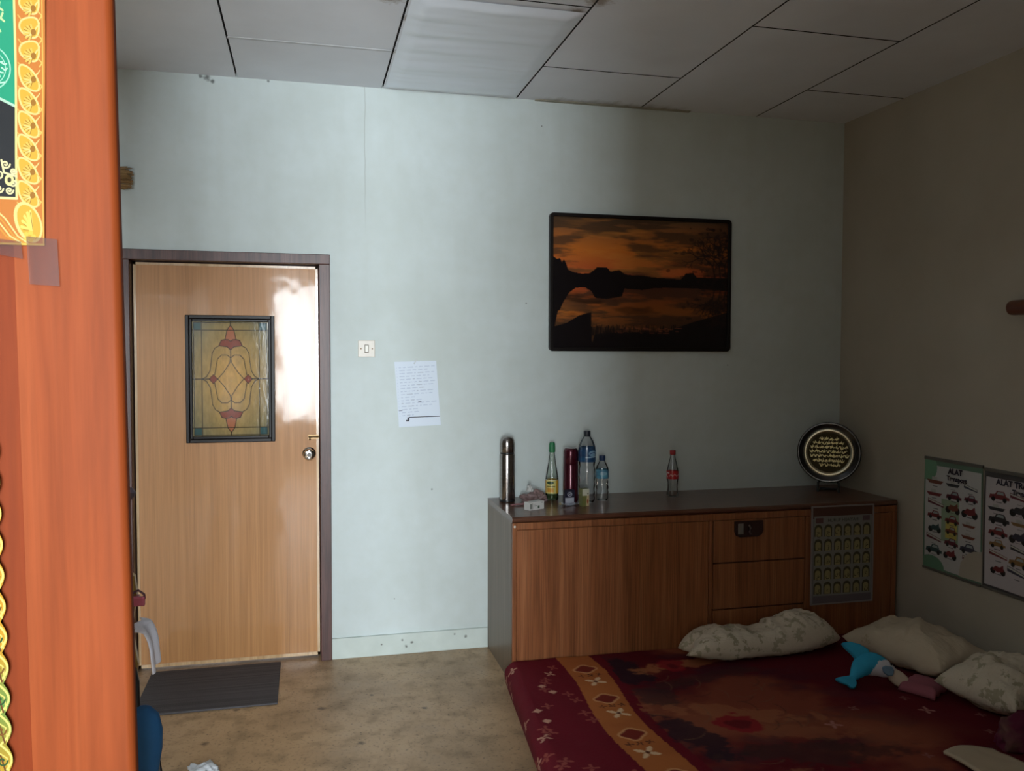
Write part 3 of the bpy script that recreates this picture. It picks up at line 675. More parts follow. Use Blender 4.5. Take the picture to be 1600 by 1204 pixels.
# dark card pack standing, with foil strip lying in front
pk = thing('cigarette_pack', 'small black and white pack standing in front of the maroon flask', 'box', (-1.783, -.275, TZ), (0, 0, .1))
bm = BM(); box(bm, -.0275, .0275, -.010, .011, 0, .074); obj('pack_body', bm, plain('pack_dark', (36, 34, 48), .5), pk, bevel=.001)
cv = Canvas(55, 74, 2, (36, 34, 52)); cv.rect(3, 40, 52, 72, (170, 172, 182)); cv.ell(28, 22, 14, 12, (150, 150, 166)); cv.ell(28, 22, 10, 8, (44, 42, 60)); cv.stroke([(20, 26), (36, 18)], 3, (180, 180, 190))
sheet('front_print', cv, lambda X, Y: (-.0275 + X * .001, np.full_like(X, -.0104), .074 - Y * .001), LBL, pk)
bm = BM(); n = 14
top = [(-.075 + .15 * k/n, -.035 + .004 * math.sin(k*1.3), .006 + .004 * math.sin(k*.9)) for k in range(n+1)]
A = [bm.verts.new(p) for p in top]; B = [bm.verts.new((p[0] + .004, p[1] + .04, p[2] + .003)) for p in top]
for k in range(n): bm.faces.new([A[k], A[k+1], B[k+1], B[k]])
fo = obj('foil_strip', bm, plain('foil', (176, 178, 184), .25, .5, .8), None); fo.location = (-1.775, -.305, TZ)
so = fo.modifiers.new('s', 'SOLIDIFY'); so.thickness = .0012
for k in range(4):
    pass
tag(fo, 'silvery blister foil lying flat in front of the black and white pack', 'foil')
# crumpled tissue and a shell-like cup
def crumple(name, c, size, m, label, cat, seed, n=28, amp=.35, pw=2.2, par=None):
    bm = BM(); bmesh.ops.create_icosphere(bm, subdivisions=5 if n > 30 else 4, radius=1)
    sx_, sy_, sz_ = size
    for v in bm.verts:
        p = v.co.copy(); q = noise.fractal(p * 1.6 + Vector((seed, 0, 0)), .8, 2, 4) * amp + abs(noise.noise(p * 3.1 + Vector((0, seed, 0)))) * amp * .8
        p *= (1 + q); zz = p.z
        if zz < -.25: zz = -.25 - (abs(zz) - .25) * .05
        v.co = Vector((p.x * sx_, p.y * sy_, (zz + .27) * sz_ * .8))
    mz = min(v.co.z for v in bm.verts)
    for v in bm.verts: v.co.z -= mz
    o = obj(name, bm, m, par, smooth=False); 
    for f in o.data.polygons: f.use_smooth = True
    o.location = c
    if label: tag(o, label, cat)
    return o
bg = thing('plastic_bag', 'crumpled greyish pink plastic bag beside the steel thermos', 'plastic bag', (-1.935, -.15, TZ))
GB = plain('greyish_pink_plastic', (140, 116, 114), .3, .5)
crumple('bag_body', (0, 0, 0), (.062, .045, .042), GB, None, None, 3.3, 40, .5, par=bg)
crumple('bag_knot', (-.028, -.01, .052), (.014, .012, .028), plain('white_film', (200, 200, 196), .3), None, None, 8.1, 20, .6, par=bg)
bm = BM()
P = [(-.04, -.006, .001), (-.01, -.002, .004), (.02, .0, .003), (.045, .008, .008), (.055, .012, .022)]
tube(bm, P, [.006, .009, .008, .008, .005], 10, flat=(1.6, .5)); o = obj('pink_wrapper', bm, plain('pink_wrap', (150, 98, 100), .45), None, smooth=True); o.location = (-2.05, -.255, TZ + .0025)
tag(o, 'twisted pink wrapper lying at the foot of the steel thermos', 'wrapper')

# brass calligraphy plate on a stand
pd = Vector((-.565, -.825, 0)); ang = math.atan2(pd.x, -pd.y)   # turned to face the room
pl = thing('calligraphy_plate', 'round black plate with a brass Arabic calligraphy disc in the corner', 'plate', (-.214, -.215, TZ), (0, 0, ang))
# local: -y is the face direction
PZ = .222; T = Matrix.Translation((0, 0, PZ)) @ Matrix.Rotation(math.radians(-6), 4, 'X') @ Matrix.Rotation(PI/2, 4, 'X')
def plp(name, bm, m, par=None, smooth=True):
    bmesh.ops.transform(bm, matrix=T, verts=bm.verts[:]); return obj(name, bm, m, par or pl, smooth=smooth)
BG = plain('black_gloss_rim', (22, 22, 24), .22, .5, 0, .4)
bm = BM(); lathe(bm, [(.02, -.010), (.10, -.010), (.140, .002), (.160, .012), (.170, .014), (.172, .018), (.168, .020), (.158, .018), (.137, .008), (.02, .004)], 64); rim = plp('plate_rim', bm, BG)
BRASS = NM('brass', lin((178, 168, 128)), .3, .5, 1); BRASS.bump(BRASS.noise(BRASS.coord(), 60, 3), .1, .002); BRASS = BRASS.m
bm = BM(); lathe(bm, [(.113, .008), (.113, .018), (.118, .024), (.126, .026), (.133, .024), (.137, .016), (.137, .008)], 64, caps=False); plp('brass_ring', bm, plain('pale_brass', (190, 184, 160), .28, .5, 1))
bm = BM(); lathe(bm, [(.001, .006), (.114, .006), (.114, .010), (.001, .010)], 48); plp('brass_disc', bm, plain('antique_brass', (52, 44, 24), .5, .3, .7))
bm = BM()
for j, (zz_, L) in enumerate(((.078, .052), (.055, .085), (.031, .098), (.006, .104), (-.019, .099), (-.045, .084), (-.070, .052))):
    x = -L
    while x < L - .008:
        wl = rnd.uniform(.014, .032); n = 9; ph = rnd.uniform(0, 6); 
        pts = [(x + wl * k/n, zz_ + .0065 * math.sin(ph + k * rnd.uniform(.7, 1.5)) - .003 * math.sin(k*PI/n), .012) for k in range(n+1)]
        tube(bm, pts, [.0017 + .0018 * math.sin(k*PI/n) for k in range(n+1)], 6)
        if rnd.random() < .6: tube(bm, [(x + wl*.5, zz_ - .002, .012), (x + wl*.5 + .002, zz_ + .011, .012)], .0013, 6)
        if rnd.random() < .8: ball(bm, (x + wl*.4, zz_ + rnd.choice([-.009, .011]), .0115), .0017, seg=6)
        x += wl + .001
plp('raised_calligraphy', bm, plain('bright_brass', (226, 212, 158), .35, .5, .8))
bm = BM()
for s in (-1, 1):
    tube(bm, [(s*.055, -.055, .006), (s*.055, -.045, .055), (s*.05, .0, .048), (s*.045, .055, .20)], .006, 8)
    tube(bm, [(s*.055, -.055, .006), (s*.05, .06, .006)], .006, 8)
tube(bm, [(-.05, .055, .006), (.05, .055, .006)], .006, 8); obj('plate_stand', bm, BLKP, pl, smooth=True)

# ================================================================== RIGHT WALL
def vehicle(cv, x, y, s, col, kind):
    if kind == 0:
        cv.poly([(x-s, y), (x-s*.9, y-s*.35), (x-s*.4, y-s*.4), (x-s*.2, y-s*.7), (x+s*.5, y-s*.7), (x+s*.7, y-s*.3), (x+s, y-s*.25), (x+s, y)], col)
        cv.ell(x-s*.55, y, s*.2, s*.2, (20, 20, 22)); cv.ell(x+s*.55, y, s*.2, s*.2, (20, 20, 22)); cv.poly([(x-s*.25, y-s*.4), (x-s*.1, y-s*.62), (x+.4*s, y-s*.62), (x+.5*s, y-.4*s)], (150, 160, 160))
    elif kind == 1:
        cv.poly([(x-s, y-s*.7), (x+s, y-s*.3), (x+s, y), (x-s, y-s*.25)], col); cv.stroke([(x-s*.9, y-s*.55), (x+s*.9, y-s*.2)], s*.14, (190, 190, 180))
    elif kind == 2:
        cv.ell(x-s*.6, y, s*.32, s*.32, (26, 24, 24)); cv.ell(x+s*.6, y, s*.32, s*.32, (26, 24, 24)); cv.poly([(x-s*.7, y-s*.1), (x-s*.3, y-s*.5), (x+s*.2, y-s*.45), (x+s*.6, y-s*.75), (x+s*.7, y-.1*s), (x, y+s*.1)], col)
    else:
        cv.poly([(x-s, y-s*.3), (x+s, y-s*.3), (x+s*.7, y), (x-s*.7, y)], col); cv.poly([(x-s*.4, y-s*.3), (x-s*.4, y-s*.6), (x+s*.2, y-s*.6), (x+s*.3, y-s*.3)], (170, 170, 165))
def poster(y0, wd, z0, z1, label, bgc, head, second, seed, border, cols, torn=False):
    t = thing('transport_poster', label, 'poster', (0, y0 - wd/2, (z0+z1)/2))
    hgt = z1 - z0; r2 = random.Random(seed)
    cv = Canvas(390, hgt*1000, .55, border); hH = hgt * 1000
    cv.rect(10 if border != bgc else 4, 28, 380, hH - 14, bgc)
    if torn: cv.ell(30, 40, 60, 70, (106, 150, 118)); cv.ell(60, hH - 10, 90, 60, (96, 136, 110)); cv.rect(120, 190, 240, 400, (140, 160, 132)); cv.rect(150, 300, 230, 380, (190, 176, 90))
    pal = [(116, 44, 46), (96, 36, 48), (58, 58, 72), (118, 66, 50), (48, 48, 52), (52, 74, 74), (140, 108, 66)]
    rows = 7
    for j in range(rows):
        for i in range(cols):
            x = 20 + (i + .5) * 350 / cols + r2.uniform(-8, 8); y = 120 + j * (hH - 150) / rows + r2.uniform(-6, 6)
            vehicle(cv, x, y, r2.uniform(44, 58) * (3 / cols) ** .5, pal[r2.randrange(7)], r2.randrange(4))
            cv.rect(x - 16, y + 12, x + 16, y + 15, (90, 90, 92))
    if torn: cv.poly([(300, hH - 130), (340, hH - 150), (390, hH - 160), (390, hH - 12), (250, hH - 10), (262, hH - 80)], (176, 168, 152))
    # photo x runs towards the camera (-y)
    pos = lambda X, Y: (-.003 - .0025 * (1 + np.sin(X * .02 + Y * .006)), wd/2 - X / 390 * wd, hgt/2 - Y / 1000)
    sheet('poster_sheet', cv, pos, painted_mat('poster_print', .35, .2), t)
    bm = BM(); pln = lambda a, b: (-.0095, -a, b)
    text_bm(bm, head, .02, hgt/2 - .045, .038, pln, bold=.0018); text_bm(bm, second, .03, hgt/2 - .080, .032, pln, bold=.0016)
    obj('lettering', bm, plain('poster_ink', (40, 32, 48), .6), t)
    bm = BM(); box(bm, -.011, -.001, -wd/2, wd/2, hgt/2 - .004, hgt/2 + .012); obj('top_batten', bm, plain('grey_batten', (96, 92, 84), .5), t, bevel=.002)
    bm = BM(); box(bm, -.010, -.001, -wd/2, wd/2, -hgt/2 - .008, -hgt/2 + .004); obj('bottom_batten', bm, plain('grey_batten', (96, 92, 84), .5), t, bevel=.002)
    return t
poster(-.735, .388, .500, 1.060, 'green bordered children\'s transport poster with a torn corner, nearer the cabinet', (186, 186, 184), 'ALAT', 'Transport', 11, (92, 120, 100), 3, True)
poster(-1.132, .40, .503, 1.052, 'white children\'s transport poster with a dark edge, cut by the picture border', (190, 184, 186), 'ALAT TRANSPOR', 'Transport', 23, (70, 66, 66), 3)
rl = thing('wooden_rail', 'round brown wooden rail mounted along the right wall', 'rail', (0, -1.30, 1.803))
RW = woodmat('rail_wood', (84, 44, 28), (104, 56, 36), (120, 70, 46), (40, 2, 40), .35, .1, 1, .2)
bm = BM(); tube(bm, [(-.045, 0, 0), (-.045, -.004, 0), (-.045, -.02, 0), (-.045, -1.1, 0)], [.026, .032, .034, .034], 24); obj('rod', bm, RW, rl, smooth=True)
for yy in (-.2, -.95):
    bm = BM(); box(bm, -.03, -.001, yy - .02, yy + .02, -.03, .03); obj('wall_bracket', bm, RW, rl, bevel=.003)

# ================================================================== FLOOR: mat, mattress, bedding
mm_ = NM('grey_mat', lin((76, 74, 76)), .9, .2); v = mm_.coord((1, 90, 1)); mm_.color(mm_.ramp(mm_.noise(v, 1, 2), [(.3, lin((72, 69, 71))), (.7, lin((92, 89, 91)))])); mm_.bump(mm_.noise(mm_.coord((300, 60, 1)), 1, 2), .5, .004)
bm = BM(); box(bm, -3.86, -3.243, -.53, -.004, .0002, .009); tag(obj('door_mat', bm, mm_.m, bevel=.003), 'dark grey rectangular mat on the floor in front of the door', 'mat')

MX0, MX1, MY0, MY1, MZ = -2.245, -.03, -2.75, -.572, .118
wid = MX1 - MX0; SK = .12   # side skirt length in the unfolded cloth
cv = Canvas(wid + SK, MY1 - MY0, 190, (96, 10, 26)); X, Y = cv.X - SK, cv.Y     # X from the left edge, Y towards the camera
xw = MX0 + X; yw = MY1 - Y
nn = fbm(xw + 5, yw + 5, 1.6, 2.4, 21, 5); n2 = fbm(xw + 5, yw + 5, 5, 9, 22, 4)
maroon = np.array(lin((104, 12, 30))); tan = np.array(lin((176, 104, 54))); navy = np.array(lin((52, 34, 48))); brn = np.array(lin((132, 66, 48)))
A = np.ones_like(cv.a) * maroon
s0 = -1.965 + .02 * np.sin(yw * 6) - .02 * (yw + .6) * 0; s1 = s0 + .175
fld = (xw > s1 + .05)
blend = np.clip((nn - .42) * 6, 0, 1)[..., None]; F = maroon * .75 * (1 - blend) + brn * blend
b2_ = np.clip((n2 - .5) * 6, 0, 1)[..., None]; F = F * (1 - .45*b2_) + navy * .45 * b2_
# large leaf streaks
st = np.clip(np.sin((xw * 3.2 + yw * 7 + nn * 6)) * 2 - 1, 0, 1)[..., None]; F = F * (1 - .4*st) + np.array(lin((152, 92, 62))) * .4 * st
right = np.clip((xw + 1.05 + .25 * (yw + 1)) / .35, 0, 1)[..., None]; F = F * (1 - right) + np.array(lin((92, 12, 26))) * right
A = np.where(fld[..., None], F, A)
tanm = (xw > s0) & (xw < s1); tt = np.clip((n2 - .4) * 4, 0, 1)[..., None]; A = np.where(tanm[..., None], tan * (1 - .3*tt) + np.array(lin((150, 82, 44))) * .3 * tt, A)
cv.a = A
def C(x, y): return (x - MX0 + SK, MY1 - y)
n4 = fbm(xw + 5, yw + 5, 12, 12, 61, 4); n5 = fbm(xw + 5, yw + 5, 26, 40, 62, 3)
def patch(x, y, rx, ry, col, al, ang=0.):
    dx, dy = xw - x, yw - y; ca, sa = math.cos(ang), math.sin(ang)
    d = np.hypot((dx * ca + dy * sa) / rx, (-dx * sa + dy * ca) / ry) + (n4 - .5) * 1.5 + (n5 - .5) * .8
    cv.put((1.1 - d) * 4 * (xw > s1 + .03), col, al)
patch(-1.69, -.83, .09, .16, (38, 26, 38), .85); patch(-1.66, -1.10, .07, .13, (58, 44, 46), .6, .4); patch(-1.66, -1.52, .08, .22, (38, 26, 38), .85, .35)
patch(-1.35, -.95, .26, .05, (70, 40, 38), .6, .2); patch(-1.40, -.79, .22, .05, (178, 112, 72), .7, .15); patch(-1.42, -1.34, .30, .07, (160, 98, 66), .7, -.35)
patch(-1.25, -1.55, .26, .06, (150, 90, 62), .6, -.3); patch(-1.3, -1.72, .3, .08, (66, 40, 38), .7, -.2); patch(-1.5, -1.95, .2, .1, (150, 92, 62), .6)
for k in range(46):      # thin leaf stems
    x = rnd.uniform(-1.72, -1.05); y = rnd.uniform(-2.0, -.85); a = rnd.uniform(.6, 2.4); P = [C(x, y)]
    for q in range(6): a += .22; P.append((P[-1][0] + .018 * math.cos(a), P[-1][1] + .018 * math.sin(a)))
    cv.stroke(P, .004, (124, 92, 70) if k % 2 else (52, 34, 34), .55)
for (x, y, r) in ((-1.44, -.80, .07), (-1.45, -1.44, .075), (-1.2, -1.98, .08), (-1.56, -2.25, .08)):
    patch(x, y, r * 1.1, r, (140, 20, 36), .9); patch(x, y, r * .5, r * .4, (84, 8, 22), .7)
# maroon strip blossoms
def blossom(x, y, s, col, a0=0, pet=4):
    for k in range(pet):
        a = a0 + k * 2*PI/pet; cx, cy = C(x, y); cv.ell(cx + s*.55*math.cos(a), cy + s*.55*math.sin(a), s*.48, s*.22, col, .9, a)
for k in range(60):
    x = -2.36 + rnd.random() * .38; y = -.62 - k * .034
    q = rnd.random()
    if q < .2: cx, cy = C(x, y); s = .022; cv.poly([(cx - s, cy), (cx, cy - s*.8), (cx + s, cy), (cx, cy + s)], (196, 150, 128))
    else: blossom(x, y, .030, (148, 74, 66) if q < .8 else (188, 140, 120), rnd.uniform(0, .6))
for k in range(6):   # tan strip motifs
    y = -.72 - k * .34; sx0 = -1.965 + .02 * math.sin(y * 6) + .09
    blossom(sx0, y - .17, .05, (224, 196, 160), .6); cv.ell(*C(sx0, y - .17), .010, .010, (96, 50, 30))
    P = [(C(sx0, y - .02)[0] + .05 * math.cos(t) * (1 + .12*math.cos(4*t)), C(sx0, y - .02)[1] + .045 * math.sin(t) * (1 + .12*math.cos(4*t))) for t in [j*PI/12 for j in range(25)]]
    cv.poly(P[:-1], (120, 40, 30)); cv.stroke(P, .009, (206, 152, 104)); 
    for q in range(3): blossom(sx0 - .04 + q * .04, y - .095, .018, (80, 40, 30), q)
for k in range(14):  # pale twigs on the right
    blossom(rnd.uniform(-1.0, -.3), rnd.uniform(-2.2, -1.1), .022, (140, 90, 84), rnd.uniform(0, 1))
for (x, y) in ((-1.08, -1.53), (-.62, -1.5)): blossom(x, y, .035, (176, 120, 110), .4)
def mat_pos(X, Y):
    s = X - SK                      # <0: on the side skirt
    R = .045
    arc = R * PI / 2
    t = np.clip((s + arc * .5) / arc, 0, 1)      # rounded shoulder
    x = np.where(s > arc*.5, MX0 + R + (s - arc*.5), np.where(s < -arc*.5, MX0, MX0 + R - R * np.cos(t * PI/2)))
    z = np.where(s > arc*.5, MZ, np.where(s < -arc*.5, MZ - R + (s + arc*.5), MZ - R + R * np.sin(t * PI/2)))
    y = MY1 - Y
    top = np.clip((s) / .1, 0, 1)
    z = z + top * (.010 * (fbm(x + 9, y + 9, 2.2, 3.4, 31, 3) - .5) + .006 * (fbm(x + 9, y + 9, 10, 4, 33, 3) - .5))
    x = x + (1 - top) * (.018 * (fbm(y * 0 + 2, y + 9, 1, 3, 35, 3) - .5)) * np.clip(z / .03, 0, 1) - (1 - top) * .012 * np.sin(np.clip(z / MZ, 0, 1) * PI)
    x = x + (1 - np.clip(s / .32, 0, 1)) * (.062 - .09 * (MY1 - y))
    z = np.clip(z, .0, None)
    return x, y, z
mt = thing('floor_mattress', 'thin floor mattress covered by a red floral bedsheet with a tan band', 'mattress', (0, 0, 0))
CL = painted_mat('printed_cloth', .85, 0, .2, .25)
sheet('bedsheet', cv, mat_pos, CL, mt)
bm = BM(); box(bm, MX0 + .11, MX1 - .01, MY0 + .01, MY1 - .012, .002, MZ - .022); obj('foam_core', bm, plain('foam', (120, 60, 50), .9), mt, bevel=.02)
# the folded-down cloth at the ends and the far side
bm = BM(); box(bm, MX0 + .07, MX1, MY1 - .008, MY1, .001, MZ - .012); box(bm, MX1 - .008, MX1, MY0, MY1, .001, MZ - .012); box(bm, MX0 + .004, MX1, MY0, MY0 + .008, .001, MZ - .012); obj('sheet_hem', bm, plain('maroon_cloth', (96, 12, 28), .85), mt)

def pillow_mat(name, base, mark, sc=14, th=.60):
    m = NM(name, lin(base), .85, .2); v = m.coord(); n = m.noise(v, sc, 4, .6); n2 = m.noise(v, 2.5, 3)
    c = m.mix(m.ramp(n, [(th, (0,)*3), (th + .05, (.75,)*3)]), lin(base), lin(mark))
    c = m.mix(m.ramp(n2, [(.4, (0,)*3), (.7, (.25,)*3)]), c, lin(tuple(int(x*.88) for x in base)))
    m.color(c); m.bump(m.noise(m.coord((1, 2.2, 1)), 14, 5, .6), .5, .02); return m.m
PC = pillow_mat('cream_floral_cotton', (206, 196, 176), (150, 143, 114), 22, .54)
PC2 = pillow_mat('beige_cotton', (198, 184, 160), (164, 148, 112), 9, .66)
def pillow(name, c, size, rz, m, label, seed, tilt=(0, 0), prof=None, nx=60, ny=40, group=None, rnd_=0):
    """a stuffed case: two surfaces meeting in a seam, pinched corners, folds"""
    lx, ly, h = size; bm = BM(); V = {}
    for side in (1, -1):
        for j in range(ny+1):
            for i in range(nx+1):
                u, w_ = i/nx*2-1, j/ny*2-1
                if side == -1 and (i in (0, nx) or j in (0, ny)): V[(side, i, j)] = V[(1, i, j)]; continue
                pu = 1 - .07 * (1 - abs(w_)**2) * abs(u)**3; pw = 1 - .09 * (1 - abs(u)**2) * abs(w_)**3
                x, y = lx/2 * u * pu, ly/2 * w_ * pw
                if rnd_: y *= max(.05, 1 - abs(u) ** 5 * rnd_) ** .5; x += .012 * math.sin(w_ * 4 + seed) * abs(u)
                e = max(0, 1 - abs(u)**2.6)**.5 * max(0, 1 - abs(w_)**2.4)**.5
                hs = prof(u) if prof else 1
                q = Vector((x * 7 + seed, y * 7, side * 3)); wr = noise.fractal(q, .8, 2, 4) * .22 + abs(noise.noise(Vector((x * 16 + y * 9, seed, y * 5)))) * .26
                z = h * hs * (.62 if side == 1 else .38) * e * (1 + wr) * side + h * hs * .36
                edge = 1 - e
                z += edge * .012 * math.sin(u * 9 + seed)
                V[(side, i, j)] = bm.verts.new((x, y * (.8 + .2 * hs), max(z, .004)))
    for side in (1, -1):
        for j in range(ny):
            for i in range(nx):
                q = [V[(side, i, j)], V[(side, i+1, j)], V[(side, i+1, j+1)], V[(side, i, j+1)]]
                if side == -1: q = q[::-1]
                try: bm.faces.new(q)
                except ValueError: pass
    o = obj(name, bm, m, None); 
    for f in o.data.polygons: f.use_smooth = True
    o.location = c; o.rotation_euler = (tilt[0], tilt[1], rz)
    return tag(o, label, 'pillow', group)
PZ_ = MZ + .004
pillow('bolster_pillow', (-.93, -.735, PZ_), (.85, .25, .175), .03, PC, 'long cream floral bolster lying against the cabinet', 2.1, prof=lambda u: .80 - .10*math.cos(u*5) * (u < .1) + .28 * max(0, min(1, (u-.0)*2.2)), rnd_=.8, nx=90)
pillow('pillow', (-.285, -1.04, PZ_), (.56, .38, .185), -PI/2 + .20, PC2, 'plump plain beige pillow in the corner behind the dolphin toy', 5.5)
pillow('pillow', (-.25, -1.54, PZ_ + .0), (.44, .36, .20), .22, PC, 'cream floral pillow at the right wall, cut by the picture edge', 9.4)
PK = plain('dusty_pink_cloth', (150, 84, 96), .85)
o = pillow('cushion', (-.485, -1.335, PZ_), (.18, .16, .05), .5, PK, 'small dusty pink cushion half under the beige pillow', 1.2, nx=24, ny=20); o['category'] = 'cushion'
BK = NM('dark_plum_blanket', lin((70, 26, 44)), .9, .2); v = BK.coord(); BK.color(BK.ramp(BK.noise(v, 5, 3), [(.34, lin((104, 72, 66))), (.46, lin((92, 34, 56))), (.7, lin((110, 18, 52)))])); BK = BK.m
crumple('blanket', (-.45, -1.86, MZ - .004), (.13, .09, .11), BK, 'heaped dark plum blanket at the bottom right of the mattress', 'blanket', 4.4, 40, .2)
# beige sheet corner at the frame bottom
cv = Canvas(.22, .36, 90, (186, 170, 146))
o = sheet('folded_cloth', cv, lambda X, Y: (-.86 + X + .1 * Y, -1.885 - Y + .02 * np.sin(X * 16), MZ + .014 + .022 * fbm(X + 3, Y, 7, 7, 41, 3) + .012 * np.sin(X * 20 + Y * 9) * .5), CL)
so = o.modifiers.new('s', 'SOLIDIFY'); so.thickness = .012; so.offset = 0
tag(o, 'plain beige folded cloth at the front edge of the mattress view', 'cloth')
crumple('dark_blanket', (-.53, -2.04, MZ - .004), (.08, .06, .05), plain('charcoal_cloth', (46, 44, 48), .9), 'dark grey bundled cloth at the very bottom right', 'blanket', 7.7, 40, .3)

# stuffed dolphin
dl = thing('plush_dolphin', 'small light blue plush dolphin with white belly lying on the mattress', 'stuffed toy', (-.68, -1.27, MZ + .006), (math.radians(-32), 0, -.20))
PXM = .0029 / 10      # metres per zoomed unit
def D(x, y, d=0): return ((x - 820) * PXM, d, (880 - y) * PXM)
spine = [(470, 770, 30), (500, 720, 55), (565, 650, 95), (650, 570, 140), (740, 520, 170), (840, 510, 180), (940, 540, 165), (1030, 585, 140), (1100, 620, 108), (1150, 655, 75), (1180, 680, 40)]
fine_ = []
for (A0, A1) in zip(spine[:-1], spine[1:]):
    for q in range(5): fine_.append(tuple(A0[i] * (1 - q/5) + A1[i] * q/5 for i in range(3)))
spine = fine_ + [spine[-1]]
for _ in range(3): spine = [spine[0]] + [tuple((spine[i-1][j] + 2*spine[i][j] + spine[i+1][j]) / 4 for j in range(3)) for i in range(1, len(spine)-1)] + [spine[-1]]
bm = BM(); tube(bm, [D(a, b) for a, b, r in spine], [r * PXM for a, b, r in spine], 44, flat=(1, .75), up=Vector((0, 1, 0)))
BLUE = plain('blue_plush', (58, 160, 196), .9, .1); WHT = plain('white_plush', (214, 216, 222), .9, .1)
o = obj('body', bm, [BLUE, WHT], dl, smooth=True)
for f in o.data.polygons:
    cx, cz = f.center.x / PXM + 820, 880 - f.center.z / PXM
    if f.center.y < .03 and cx > 640 and cz > (690 - (cx - 740) * 1.2 if cx < 900 else 498 - (cx - 900) * .2): f.material_index = 1
    if cx > 1050 and cz > 470 and f.center.y < .02: f.material_index = 1
ss = o.modifiers.new('s', 'SUBSURF'); ss.levels = 1; ss.render_levels = 1
def fin(name, pts, d0, d1, m, bev=.006):
    bm = BM(); prism(bm, [(D(a, b)[0], D(a, b)[2]) for a, b in pts], d0, d1); return obj(name, bm, m, dl, bevel=bev, seg=3)
fin('dorsal_fin', [(430, 195), (560, 180), (700, 215), (830, 300), (800, 480), (630, 470), (545, 350), (480, 280)], -.014, .014, BLUE)
fin('tail_fluke', [(520, 690), (480, 680), (330, 700), (235, 715), (235, 755), (300, 790), (390, 820), (430, 870), (500, 875), (540, 800)], -.012, .012, BLUE)
fin('flipper', [(900, 600), (960, 580), (1060, 600), (1075, 660), (1040, 730), (960, 730), (905, 680)], -.062, -.048, plain('grey_blue_plush', (104, 130, 150), .9, .1))
bm = BM(); ball(bm, D(1080, 550, -.042), .006, seg=12); obj('eye', bm, BLKP, dl, smooth=True)
bm = BM(); tube(bm, [D(1110, 640), D(1150, 690), D(1210, 740), D(1280, 790), D(1340, 840)], [90*PXM, 110*PXM, 118*PXM, 100*PXM, 50*PXM], 16, flat=(1, .75), up=Vector((0, 1, 0)))
tag(obj('snout', bm, plain('cream_plush', (206, 190, 170), .9, .1), dl, smooth=True), 'cream coloured snout')

# ================================================================== FOREGROUND POST
PY = -3.25
# the varnish on the post is worn to a satin
PW_ = woodmat('varnished_red_wood', (92, 40, 15), (102, 46, 19), (112, 54, 25), (16, 16, 1.1), .55, 0, 1, .12)
PW2 = woodmat('shaded_red_wood_strip', (72, 24, 7), (86, 32, 9), (96, 40, 13), (16, 16, 1.1), .55, 0, 1, .12)  # same wood, with the recessed strip's shading put into a darker colour
for q_ in (PW_, PW2): q_.node_tree.nodes['Principled BSDF'].inputs['Specular IOR Level'].default_value = .06
post = thing('wooden_post', 'tall varnished reddish wooden post at the left edge, nearest to the camera', 'post', (-3.4044, PY, 0), (0, -.0145, 0))
bm = BM(); arc = [(.070 + .012 * math.sin(k * PI / 12), .012 - .012 * math.cos(k * PI / 12)) for k in range(7)]
prism(bm, [(-.0425, 0)] + arc + [(.082, .022), (-.0425, .022)], .001, H - .004, axis=2); obj('post_board', bm, PW_, post, smooth=True)
bm = BM(); box(bm, -.073, -.043, .004, .022, .001, H - .004); tag(obj('edge_strip', bm, PW2, post, bevel=.001), 'darker inner strip')
bm = BM(); box(bm, -.30, -.0735, .012, .022, .001, H - .004); obj('side_board', bm, woodmat('shaded_side_wood', (30, 12, 5), (38, 15, 6), (46, 20, 8), (16, 16, 1), .6, 0, 1, .1), post)  # shade of the recess behind the ornament put into the board's colour

# hanging printed banner: gold border, green and black panels
bn = thing('banner', 'green and gold printed banner taped to the reddish post, top left corner', 'banner', (-3.47, PY - .004, 1.735))
